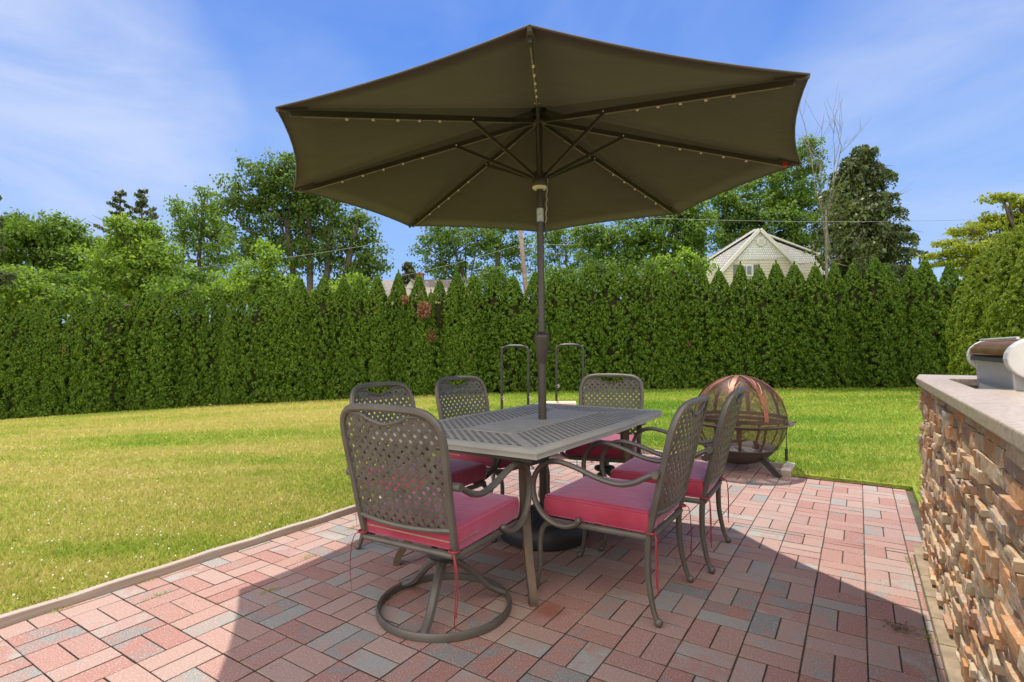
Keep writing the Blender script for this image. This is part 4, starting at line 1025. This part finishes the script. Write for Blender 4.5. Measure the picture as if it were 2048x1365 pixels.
# ------------------------------------------------------------------ trees
def limb(mb,a,b,r0,r1,bend=.12,n=4,sides=6):
    a=Vector(a);b=Vector(b);L=(b-a).length; pts=[]
    for i in range(n+1):
        t=i/n; p=a.lerp(b,t); k=math.sin(math.pi*t)*L*bend
        p+=Vector((random.uniform(-.5,.5),random.uniform(-.5,.5),-.5+random.uniform(-.2,.2)))*k*.6; pts.append(p)
    pts[0]=a;pts[-1]=b
    mb.tube(pts,[r0+(r1-r0)*i/n for i in range(n+1)],sides); return pts
def crown_tree(name,label,cat,blobs,d,base,mat,trunks,leaf=.16,dens=1.0,clump=.38,bark='bark',trunk_r=.22,flat=1.0,perclump=16,depth=.85,group=None,limbs=True):
    gz=base; b0=Vector(((trunks[0][0]-1024)*d/F,d,gz)); t=thing(name,label,cat,b0,0,group)
    CC=[];NN=[]; centers=[]
    for (px,py,rx,ry) in blobs:
        c=P(px,py,d)-b0; ax=rx*d/F; az=ry*d/F; ay=ax*depth; c.y+=random.uniform(-.5,.5)*ax; centers.append((c,ax,az))
        area=ax*az*4+ (ax+az)*.3; n=max(6,int(area/(clump*clump)*1.75*dens))
        q=rng.normal(0,1,(n,3)); q/=np.linalg.norm(q,axis=1)[:,None]; q*=(rng.uniform(.25,1.0,n)**.45)[:,None]
        # ragged edge
        q*=(1+.13*np.sin(q[:,0]*7+px)+.12*np.sin(q[:,2]*9+py)+rng.uniform(-.08,.14,n))[:,None]
        C=np.array(c)+q*np.array([ax,ay,az]); CC.append(C); NN.append(q*np.array([1,1,1])*.7+np.array([0,0,.75]))
    C=np.concatenate(CC); Nn=np.concatenate(NN); k=int(perclump*2.1)
    C2=np.repeat(C,k,0)+rng.normal(0,1,(len(C)*k,3))*np.array([clump*.48,clump*.48,clump*.30*flat]); N2=np.repeat(Nn,k,0)
    V=sprays(C2,N2,np.full(len(C2),leaf*.70),1.35,.75); np_mesh('crown',V,quads(len(C2)),M[mat],t)
    mb=MB(); forks=[]
    for (px,py_top,lean) in trunks:
        a=Vector(((px-1024)*d/F,d,gz))-b0; top=P(px+lean,py_top,d)-b0; limb(mb,a,top,trunk_r,trunk_r*.55,.02,5,8); forks.append((a,top))
    if limbs:
        for (c,ax,az) in centers:
            a,top=min(forks,key=lambda f:abs(f[1].x-c.x)); st=a.lerp(top,random.uniform(.62,1.0))
            limb(mb,st,c,trunk_r*.42,.03,.10)
            for _ in range(4):
                e=c+Vector((random.uniform(-.9,.9)*ax,random.uniform(-.5,.5)*ax,random.uniform(-.6,.9)*az)); limb(mb,c.lerp(st,random.uniform(.0,.5)),e,.05,.014,.1,3,5)
    mb.build('trunk',M[bark],t,True)
    return t
crown_tree('vine_thicket','rounded dark thicket of trees smothered in vines at the left','thicket',[(40,520,62,72),(112,500,72,60),(165,545,60,60),(20,480,42,45),(105,468,62,34),(62,565,80,40),(150,582,80,42),(70,460,20,16)],24,-1.4,'vine',[(90,500,5),(40,510,-4)],.17,1.15,.40)
crown_tree('conifer_clump','distant dark evergreen at the far left behind the vine thicket','tree',[(25,450,30,18),(45,445,18,12),(8,455,22,20)],42,-1.5,'needle',[(25,455,0)],.14,1.2,.34)
crown_tree('feathery_tree','light green feathery tree rising behind the left hedge','tree',[(255,475,42,38),(222,520,66,44),(312,525,58,46),(262,560,92,48),(290,465,32,26),(240,452,22,18),(335,560,40,35)],22,-1.3,'lime',[(262,455,2)],.15,1.0,.36,trunk_r=.11)
crown_tree('leafy_shrub','broad pale green shrub behind the hedge at the far left','shrub',[(60,590,92,36),(30,562,44,32),(-30,580,60,50),(110,600,70,30)],20,-1.3,'lime',[(60,590,0)],.13,1.1,.34)
crown_tree('leafy_shrub','pale green shrub behind the hedge between feathery tree and slim tree','shrub',[(170,605,60,26),(330,592,52,28),(375,588,40,24),(420,595,50,22)],19.5,-1.2,'vine',[(330,595,0)],.13,1.0,.34)
crown_tree('slim_tree','slim sparse tree with thin twin trunks left of the big maple','tree',[(402,430,34,46),(362,455,28,52),(440,485,34,52),(382,535,58,42),(411,388,16,20),(446,545,50,45),(350,410,14,16),(400,480,44,40)],26,-1.2,'vine',[(370,440,-4),(387,400,18)],.14,.55,.36,trunk_r=.09)
crown_tree('maple_tree','very large spreading maple with several trunks left of the umbrella','tree',[(535,348,52,38),(490,388,55,44),(596,372,60,58),(468,432,42,38),(650,430,66,46),(712,462,46,44),(560,448,72,48),(700,528,66,34),(612,512,58,38),(528,512,52,36),(752,518,26,22),(470,490,34,30),(640,395,46,40),(560,400,60,50),(660,490,60,36),(735,560,40,24),(580,335,30,24),(690,575,45,22)],36,-1.0,'oak',[(612,430,-40),(625,430,-8),(640,440,22),(652,450,60)],.22,.86,.55,trunk_r=.30)
crown_tree('sumac_tree','small bright lime green sumac in front of the big maple','tree',[(532,512,24,28),(505,555,42,32),(548,562,38,32),(470,588,50,24),(585,588,30,20),(530,585,60,24)],20,-1.0,'lime',[(532,530,0)],.13,1.1,.32,trunk_r=.06)
crown_tree('street_tree','open crowned tree behind the brown roof left of the utility pole','tree',[(868,505,38,40),(900,478,52,30),(955,490,50,36),(1005,480,50,32),(1045,505,38,40),(880,540,38,22),(960,540,62,22),(930,455,60,24),(1010,440,60,24)],42,-.3,'maple',[(990,480,6),(970,520,-50)],.22,.72,.55,trunk_r=.24)
crown_tree('airy_tree','airy tree with sky gaps between the umbrella pole and the big green maple','tree',[(1130,480,52,32),(1108,525,30,28),(1165,505,36,34),(1100,465,40,26),(1150,545,46,16)],46,-.2,'maple',[(1145,490,-14)],.22,.5,.5,trunk_r=.16)
crown_tree('maple_tree','full green maple behind the hedge just right of the umbrella pole','tree',[(1250,478,60,48),(1332,470,66,52),(1206,505,46,42),(1292,522,70,34),(1385,452,44,44),(1350,420,60,40),(1240,540,60,16),(1388,505,22,38),(1180,470,30,26)],30,-.1,'maple',[(1372,450,-20),(1392,440,14)],.20,1.05,.48,trunk_r=.24)
crown_tree('maple_tree','tall dense maple rising behind the grey gabled house','tree',[(1500,405,70,58),(1578,372,56,66),(1596,440,58,66),(1528,470,72,58),(1612,318,28,42),(1470,490,56,42),(1560,522,66,30),(1450,430,50,50),(1620,500,36,36),(1400,540,40,18)],48,-.1,'maple',[(1500,430,10),(1440,440,20),(1404,440,0)],.26,1.05,.62,trunk_r=.30)
crown_tree('maple_sapling','young light green maple sapling just above the hedge left of the gabled house','tree',[(1372,522,16,22),(1402,534,20,14),(1345,540,26,9),(1330,520,8,10)],18,-.1,'lime',[(1374,520,0)],.11,1.0,.24,trunk_r=.03)
crown_tree('dogwood_tree','yellow green tree with flat layered branches above the right hand hedge','tree',[(1992,400,32,6),(2015,436,52,13),(1962,456,50,11),(1900,488,32,6),(1932,502,60,9),(2005,482,62,16),(1880,512,28,5),(1905,527,46,6),(1995,512,62,16),(2040,405,20,7),(2070,450,60,40),(1955,540,40,8)],17,0,'kousa',[(2075,470,-12)],.10,1.25,.22,trunk_r=.09,flat=.55)
fill=[(-20,585,34,'vine','shrub with mid green leaves at the very left edge above the hedge'),(120,572,30,'vine','dense shrub below the vine thicket, second from the left above the hedge'),(200,590,30,'lime','shrub at the foot of the feathery tree, on its left'),(285,592,28,'vine','dark shrub around the trunk of the feathery tree'),(375,570,30,'maple','shrub at the foot of the slim twin trunks'),(440,575,32,'lime','lime shrub between the slim tree and the bright sumac'),(560,590,26,'vine','low shrub on the right of the bright sumac'),(700,575,26,'lime','pale shrub below the right side of the big maple'),(660,590,22,'vine','dark low shrub at the foot of the big maple trunks'),(1110,556,26,'maple','shrub filling the gap right of the umbrella pole'),(1180,552,26,'oak','dark shrub left of the full green maple'),(1290,556,30,'oak','dark shrub below the full green maple'),(980,560,26,'oak','dark shrub beside the utility pole foot')]
for px,py,rad,mt,lab in fill:
    dd=random.uniform(20.5,23); crown_tree('leafy_shrub',lab,'shrub',[(px,py,rad*1.5,rad*.9),(px-rad,py+14,rad,rad*.7),(px+rad,py+16,rad,rad*.7),(px+rad*.4,py-rad*.5,rad*.7,rad*.5)],dd,-1.2 if px<720 else -.2,mt,[(px,py,0)],.13,1.0,.36,trunk_r=.05,limbs=False)
def conifer(name,label,px,ptop,pbase,halfw,d,base,mat,dens=1.0,droop=.35,irr=.2,leaf=.13,bare=0.0,tp=.62,ragged=.14):
    b0=Vector(((px-1024)*d/F,d,base)); t=thing(name,label,'tree',b0); H=(P(px,ptop,d)-b0).z; Rm=halfw*d/F; zb=(P(px,pbase,d)-b0).z
    mb=MB(); mb.tube([(0,0,0),(0,0,H*.5),(0,0,H*.98)],[.26,.16,.03],8); CC=[];NN=[]
    nl=int(30*dens); 
    for i in range(nl):
        f=i/(nl-1); z=max(zb*.35,1.0)+(H*.985-max(zb*.35,1.0))*f; L=Rm*min(1.0,(1-((z-zb)/(H-zb)) if z>zb else 1))**tp+.15
        for k in range(int(7+3*(1-f))):
            a=random.uniform(0,6.283); ll=L*random.uniform(1-irr*2,1+irr*.6); e=Vector((math.cos(a)*ll,math.sin(a)*ll,z-droop*ll+ll*.12)); st=Vector((0,0,z))
            mid=st.lerp(e,.55)+Vector((0,0,ll*.06)); mb.tube([st,mid,e],[.035,.02,.006],4)
            if random.random()<bare: continue
            n=int(70*ll*dens)+14; tt=np.sqrt(rng.uniform(.08,1,n)); base_=np.outer(1-tt,st)+np.outer(tt,e)+np.outer(np.sin(np.pi*tt)*ll*.05,[0,0,1])
            sd=np.array([-math.sin(a),math.cos(a),0]); w=(.10+.30*ll*.35*(1-tt))
            C=base_+np.outer(rng.normal(0,1,n)*w,sd)+np.c_[np.zeros(n),np.zeros(n),-np.abs(rng.normal(0,ragged,n))]
            CC.append(C); NN.append(np.tile([math.cos(a)*.6,math.sin(a)*.6,.6],(n,1)))
    C=np.concatenate(CC); V=sprays(C,np.concatenate(NN),np.full(len(C),leaf),2.0,.7); np_mesh('needles',V,quads(len(C)),M[mat],t); mb.build('trunk',M['bark'],t,True); return t
conifer('spruce_tree','tall dark spruce with drooping branches right of the gabled house',1722,288,540,102,34,-.1,'needle',1.5,.28,.32,.12,.06,.46,.34)
conifer('pine_tree','dark pine with spiky top behind the feathery tree',240,384,540,56,33,-1.5,'needle',.75,-.45,.4,.11,.3,.8,.08)
conifer('pine_tree','second dark pine top just right of the spiky one behind the feathery tree',284,378,540,58,34,-1.5,'needle',.75,-.45,.4,.11,.3,.8,.08)
conifer('spruce_tree','small young spruce beside the left end of the brown roof',815,524,575,20,40,-.4,'needle',.7,.1,.3,.13)
conifer('spruce_tree','tall conifer whose branch tips poke in at the left edge',-146,120,470,118,17,-1.2,'needle',1.0,.05,.25,.11)
def dead_tree():
    d=32; b0=Vector(((1655-1024)*d/F,d,-.1)); t=thing('bare_tree','leafless pale tree with bare branches between the tall maple and the spruce','tree',b0); mb=MB()
    def grow(a,dirv,L,r,lev):
        b=a+dirv*L; limb(mb,a,b,r,r*.6,.08,4,5)
        if lev==0: return
        for _ in range(3):
            st=a.lerp(b,random.uniform(.3,1)); nd_=(dirv+Vector((random.uniform(-.8,.8),random.uniform(-.6,.6),random.uniform(-.25,.5)))).normalized(); grow(st,nd_,L*random.uniform(.45,.65),r*.5,lev-1)
    top=P(1652,420,d)-b0; limb(mb,(0,0,0),top,.13,.06,.02,6,7)
    for px,py in ((1612,262),(1683,292),(1640,330),(1668,330),(1740,420),(1720,470),(1750,500),(1735,540)):
        e=P(px,py,d)-b0; st=top*random.uniform(.55,1.0) if py<400 else top*random.uniform(.45,.8); dv=(e-st); grow(st,dv.normalized(),dv.length,.038,2)
    mb.build('trunk',M['greybark'],t,True)
    C=[]
    for px,py,rx,ry,n in ((1690,440,50,60,420),(1700,500,60,35,420),(1668,400,30,40,160)):
        q=rng.normal(0,.5,(n,3)); c=np.array(P(px,py,d)-b0); C.append(c+q*np.array([rx*d/F,1.2,ry*d/F]))
    C=np.concatenate(C); V=sprays(C,np.tile([0,0,1.0],(len(C),1)),np.full(len(C),.16),1.8,.8); np_mesh('sparse_foliage',V,quads(len(C)),M['needle_pale'],t)
dead_tree()
# ------------------------------------------------------------------ houses, pole, wires
def house_grey():
    d=40; o=P(1508,545,d); o.z=0; t=thing('gabled_house','grey and beige house with a steep white trimmed gable above the hedge','house',o)
    q=lambda px,py,dd=d: P(px,py,dd)-o
    ext=Vector((5.4,8.0,0)); g=Vector((0,0,0))
    def down(p): return Vector((p.x,p.y,0))
    A,L_,R_=q(1508,463),q(1405,527),q(1634,509)
    Rr=Vector((R_.x,R_.y,q(1634,520).z)); Ll=Vector((L_.x,L_.y,q(1405,533).z))
    mb=MB(); mb.prism([down(Ll),down(Rr),Rr,Ll],ext); mb.build('wall',M['lap'],t)
    # broad shingled gable with scalloped lower edge
    lo=q(1411,537); hi=q(1629,524); pts=[A+Vector((0,-.05,-.18)),q(1411,528)+Vector((0,-.05,0)),lo+Vector((0,-.05,0))]; n=26
    for i in range(1,n*2):
        f=i/(n*2); p=lo.lerp(hi,f)+Vector((0,-.05,0)); p.z-= .10*abs(math.sin(math.pi*f*n)); pts.append(p)
    pts+=[hi+Vector((0,-.05,0)),q(1629,512)+Vector((0,-.05,0))]
    mb=MB(); mb.prism(pts,(0,.12,0)); mb.build('shingle_gable',M['scales'],t)
    # cross gable in front
    f0=Vector((0,-.8,0)); a2,l2,r2=q(1508,466)+f0,q(1432,548)+f0,q(1588,541)+f0
    mb=MB(); mb.prism([Vector((l2.x,l2.y,0)),Vector((r2.x,r2.y,0)),r2,a2,l2],(0,.7,0)); mb.build('front_gable',M['lap'],t)
    k0,k1=q(1463,524)+f0,q(1566,518)+f0; pts=[a2+Vector((0,-.03,-.15)),k0+Vector((0,-.03,0))]; n=18
    for i in range(1,n*2):
        f=i/(n*2); p=k0.lerp(k1,f)+Vector((0,-.03,0)); p.z-=.10*abs(math.sin(math.pi*f*n)); pts.append(p)
    pts.append(k1+Vector((0,-.03,0))); mb=MB(); mb.prism(pts,(0,.06,0)); mb.build('front_shingles',M['scales'],t)
    def board(a,b,w,off,name='rake_board'):
        mb=MB(); a=a+Vector((0,off,0)); b=b+Vector((0,off,0)); mb.bar(a,b,.22,w,up=(0,0,1)); mb.build(name,M['white_trim'],t)
    board(q(1508,461),q(1404,527),.11,-.1); board(q(1508,461),q(1636,509),.11,-.1)
    board(q(1507,465)+f0,q(1425,556)+f0,.24,-.12); board(q(1509,465)+f0,q(1594,549)+f0,.24,-.12)
    # roof planes
    mb=MB()
    for e in (L_,R_):
        mb.prism([A+Vector((0,0,.10)),e+Vector((0,0,.10)),e+ext+Vector((0,0,.10)),A+ext+Vector((0,0,.10))],(0,0,.08))
    mb.build('roof',M['roof'],t)
    mb=MB(); mb.bar(R_+Vector((0,-.2,-.02)),R_+ext+Vector((0,0,-.02)),.25,.22); mb.build('eave_board',M['white_trim'],t)
    c=q(1511,488)+f0+Vector((0,-.05,0)); mb=MB(); pts=[c+Vector((.34*math.cos(R(22.5+45*k)),0,.34*math.sin(R(22.5+45*k)))) for k in range(8)]; mb.prism(pts,(0,-.07,0)); v=mb.build('gable_vent',M['white_trim'],t)
    mb=MB()
    for k in range(5): mb.bar(c+Vector((-.2,-.085,-.16+.08*k)),c+Vector((.2,-.085,-.16+.08*k)),.02,.03)
    mb.build('vent_slat',M['white_trim'],v)
    # window with shutters
    w0,w1=q(1470,533)+f0,q(1496,556)+f0
    mb=MB(); cx=(w0.x+w1.x)/2; cz=(w0.z+w1.z)/2; hx=(w1.x-w0.x)/2; hz=(w0.z-w1.z)/2; y=w0.y-.03
    mb.box((cx,y,cz),(hx,.05,hz)); w=mb.build('window',M['white_trim'],t); mb=MB()
    for sx in(-1,1): mb.box((cx+sx*hx*.40,y-.052,cz),(hx*.32,.01,hz*.72))
    mb.build('pane',M['glass'],w)
    for sx in(-1,1):
        mb=MB(); mb.box((cx+sx*(hx+.26),y,cz),(.2,.03,hz)); mb.build('shutter',M['shutter'],t)
    # side window on the right flank
    p=R_+ext*.35; mb=MB(); mb.bar(p+Vector((.05,-.05,-1.6)),p+ext*.2+Vector((.05,-.05,-1.6)),.12,1.5); mb.build('side_window',M['white_trim'],t)
    mb=MB(); mb.tube([q(1626,500),q(1626,486)],.05,6); mb.build('roof_pipe',M['white_trim'],t)
house_grey()
def house_brown():
    d=36; o=P(850,575,d); o.z=-.5; t=thing('low_house','low house with brown shingle roof and brick chimney peeking over the hedge','house',o); q=lambda px,py,dd=d: P(px,py,dd)-o
    a,b=q(755,561,41),q(943,559,41); c,e=q(728,592,36.5),q(962,592,36.5); bk=Vector((0,9,0))
    mb=MB(); mb.prism([a,b,e,c],(0,0,-.18)); mb.prism([a,b,Vector((e.x,45.5-o.y,e.z)),Vector((c.x,45.5-o.y,c.z))],(0,0,-.18)); mb.build('roof',M['roof'],t)
    mb=MB(); mb.prism([Vector((c.x+.4,c.y+.5,0)),Vector((e.x-.4,e.y+.5,0)),Vector((e.x-.4,e.y+.5,e.z-.2)),Vector((c.x+.4,c.y+.5,c.z-.2))],(0,8,0)); mb.build('wall',M['lap'],t)
    mb=MB(); mb.bar(b+Vector((.06,0,-.1)),e+Vector((.06,0,-.1)),.1,.28); mb.bar(a+Vector((-.06,0,-.1)),c+Vector((-.06,0,-.1)),.1,.28); mb.build('rake_board',M['white_trim'],t)
    p=q(822,560,38.5); w=.62; h=.95
    mb=MB(); mb.prism([p,p+Vector((-w,0,-h)),p+Vector((w,0,-h))],(0,2.2,0)); dm=mb.build('dormer',M['white_trim'],t)
    mb=MB(); mb.bar(p+Vector((0,.9,.05)),p+Vector((w+.1,.9,-h)),2.2,.08,up=(0,0,1)); mb.build('dormer_roof',M['roof'],dm)
    c2=q(838,557,41.2); mb=MB(); mb.box(c2+Vector((0,.1,-.2)),(.32,.3,.5)); ch=mb.build('chimney',M['chimney'],t); mb=MB(); mb.box(c2+Vector((0,.1,.34)),(.37,.35,.05)); mb.build('chimney_cap',M['chimney'],ch)
house_brown()
def pole():
    d=38; b=P(1066,610,d); tp=P(1038,430,d); b.z=-.3; t=thing('utility_pole','leaning weathered wooden utility pole behind the hedge','utility pole',b)
    mb=MB(); mb.tube([(0,0,0),(tp-b)*.5,tp-b],[.19,.17,.14],10); mb.build('shaft',M['wood_pole'],t,True)
    mb=MB(); c=(tp-b)*.985; mb.bar(c+Vector((-1.1,-.16,-.6)),c+Vector((1.1,-.16,-.6)),.1,.12); cr=mb.build('crossarm',M['wood_pole'],t)
    mb=MB()
    for x in(-.95,-.4,.4,.95): mb.lathe([(.03,0),(.05,.03),(.035,.07),(.05,.1),(.02,.14)],8,c+Vector((x,-.16,-.54)))
    mb.build('insulators',M['glass'],cr)
    wires=[('thin cable sagging from the left edge across the vine thicket and maple',[(-40,560),(250,553),(450,529),(600,512),(780,484)],24,26),
    ('cable rising from the hedge near the maple to the utility pole',[(640,578),(760,560),(860,540),(950,516),(1040,490)],34,38),
    ('low cable passing behind the hedge tops to the foot of the utility pole',[(800,572),(936,557),(1012,546),(1052,538)],36,38),
    ('cable leaving the pole to the right behind the umbrella pole',[(1044,489),(1150,490),(1280,493),(1420,496)],38,36),
    ('lowest cable running right just above the hedge tops',[(1056,538),(1180,541),(1300,544),(1420,547)],38,36),
    ('cable slanting down to the right from the pole towards the gabled house',[(1048,498),(1160,513),(1270,525),(1400,537)],38,38),
    ('high cable crossing in front of the maple and spruce to the dogwood',[(1300,437),(1450,441),(1650,444),(1860,442),(1960,439)],27,26)]
    for lab,pts,d0,d1 in wires:
        w=thing('power_line',lab,'cable',P(*pts[0],d0)); n=len(pts)
        mb=MB(); mb.tube([P(x,y,d0+(d1-d0)*i/(n-1))-P(*pts[0],d0) for i,(x,y) in enumerate(pts)],.010,5,5); mb.build('strand',M['wire'],w,True)
pole()
# ------------------------------------------------------------------ light, sky, camera
SUN=Vector((-.035,.385,1)).normalized()
el=math.asin(SUN.z); az=math.atan2(SUN.x,SUN.y)
sd=bpy.data.lights.new('sun','SUN'); sd.energy=3.7; sd.angle=R(.53); sd.color=(1,.95,.87)
so=bpy.data.objects.new('sun',sd); COL.objects.link(so); so.rotation_euler=(-SUN).to_track_quat('-Z','Y').to_euler()
w=bpy.data.worlds.new('World'); sc.world=w; w.use_nodes=True; nt=w.node_tree; bg=nt.nodes['Background']
sky=nd(nt,'ShaderNodeTexSky',sky_type='NISHITA'); sky.sun_disc=False; sky.sun_elevation=el; sky.sun_rotation=az; sky.air_density=1.0; sky.dust_density=.4; sky.ozone_density=3.0; sky.altitude=100
tc=nd(nt,'ShaderNodeTexCoord'); 
def cloud(scale,mscale,lo,hi,seed,amt):
    mp=nd(nt,'ShaderNodeMapping'); mp.inputs['Scale'].default_value=mscale; mp.inputs['Location'].default_value=(seed,seed*.7,0); mp.inputs['Rotation'].default_value=(0,R(6),R(10)); nt.links.new(tc.outputs['Generated'],mp.inputs[0])
    f=noise(nt,scale,5,.55,vec=mp.outputs[0],dist=.5); return ramp(nt,f,[(lo,(0,0,0)),(hi,(amt,amt,amt))])
c1=cloud(1.5,(1,.8,1.9),.46,.78,3.1,.75); c2=cloud(3.0,(.7,.7,2.6),.50,.85,7.7,.4)
cm=math_(nt,'MAXIMUM',c1,c2)
def bank(px,py,spread,amt):      # a soft patch of cirrus in one direction of the sky
    dv=Vector(((px-1024)/F,1,(HY-py)/F)).normalized(); v=nd(nt,'ShaderNodeVectorMath',operation='DOT_PRODUCT'); nt.links.new(tc.outputs['Generated'],v.inputs[0]); v.inputs[1].default_value=dv
    m=ramp(nt,math_(nt,'ADD',v.outputs['Value'],math_(nt,'MULTIPLY',math_(nt,'SUBTRACT',noise(nt,3.2,4,.6,coord='Generated',dist=.4),.5),spread*1.6)),[(1-spread*1.6,(0,0,0)),(1,(amt,amt,amt))],'EASE'); return m
wmp=nd(nt,'ShaderNodeMapping'); wmp.inputs['Scale'].default_value=(1,1,3.2); wmp.inputs['Rotation'].default_value=(0,R(12),0); nt.links.new(tc.outputs['Generated'],wmp.inputs[0])
wisp=ramp(nt,noise(nt,2.4,6,.55,vec=wmp.outputs[0],dist=.5),[(.30,(.25,.25,.25)),(.66,(1,1,1))])
bk=math_(nt,'MAXIMUM',bank(110,190,.030,.85),bank(1930,200,.035,.62))
bk=math_(nt,'MULTIPLY',math_(nt,'MAXIMUM',bk,bank(580,215,.010,.30)),wisp)
cm=math_(nt,'MAXIMUM',math_(nt,'MULTIPLY',cm,.38),bk)
zs=nd(nt,'ShaderNodeSeparateXYZ'); nt.links.new(tc.outputs['Generated'],zs.inputs[0])
deep=ramp(nt,zs.outputs[2],[(0,(.40,.60,1)),(.28,(.235,.46,.95)),(.50,(.085,.265,.84)),(1,(.06,.20,.70))])
deep=mixc(nt,1.0,deep,(3.95,3.95,3.95),'MULTIPLY')
blue=mixc(nt,.82,mixc(nt,1.0,sky.outputs[0],(.56,.68,.90),'MULTIPLY'),deep); col=mixc(nt,cm,blue,(2.9,3.25,4.2))
# unseen bright cloud deck added behind the camera as neutral fill light
sxyz=nd(nt,'ShaderNodeSeparateXYZ'); nt.links.new(tc.outputs['Generated'],sxyz.inputs[0])
back=ramp(nt,math_(nt,'MULTIPLY',sxyz.outputs[1],-1.0),[(.02,(0,0,0)),(.42,(1,1,1))])
up_=ramp(nt,sxyz.outputs[2],[(-.02,(0,0,0)),(.06,(1,1,1))])
bt=noise(nt,2.6,5,.6,coord='Generated',dist=.3)
bm_=math_(nt,'MULTIPLY',math_(nt,'MULTIPLY',back,up_),ramp(nt,bt,[(.28,(.45,.45,.45)),(.55,(1,1,1))]))
col=mixc(nt,bm_,col,(12.6,11.9,11.0))
nt.links.new(col,bg.inputs[0]); bg.inputs[1].default_value=.15
cam=bpy.data.cameras.new('camera'); cam.sensor_width=36; cam.lens=F/2048*36; cam.shift_y=(HY-682.5)/2048; cam.clip_end=3000; cam.clip_start=.05
co=bpy.data.objects.new('camera',cam); COL.objects.link(co); co.location=(0,0,CAMH); co.rotation_euler=(R(90),0,0); sc.camera=co
vs=sc.view_settings; vs.view_transform='Standard'; vs.look='None'; vs.exposure=0.68; vs.gamma=1; vs.use_curve_mapping=False
sc.render.engine='CYCLES'; sc.cycles.use_denoising=True; sc.cycles.max_bounces=8; sc.cycles.transparent_max_bounces=12
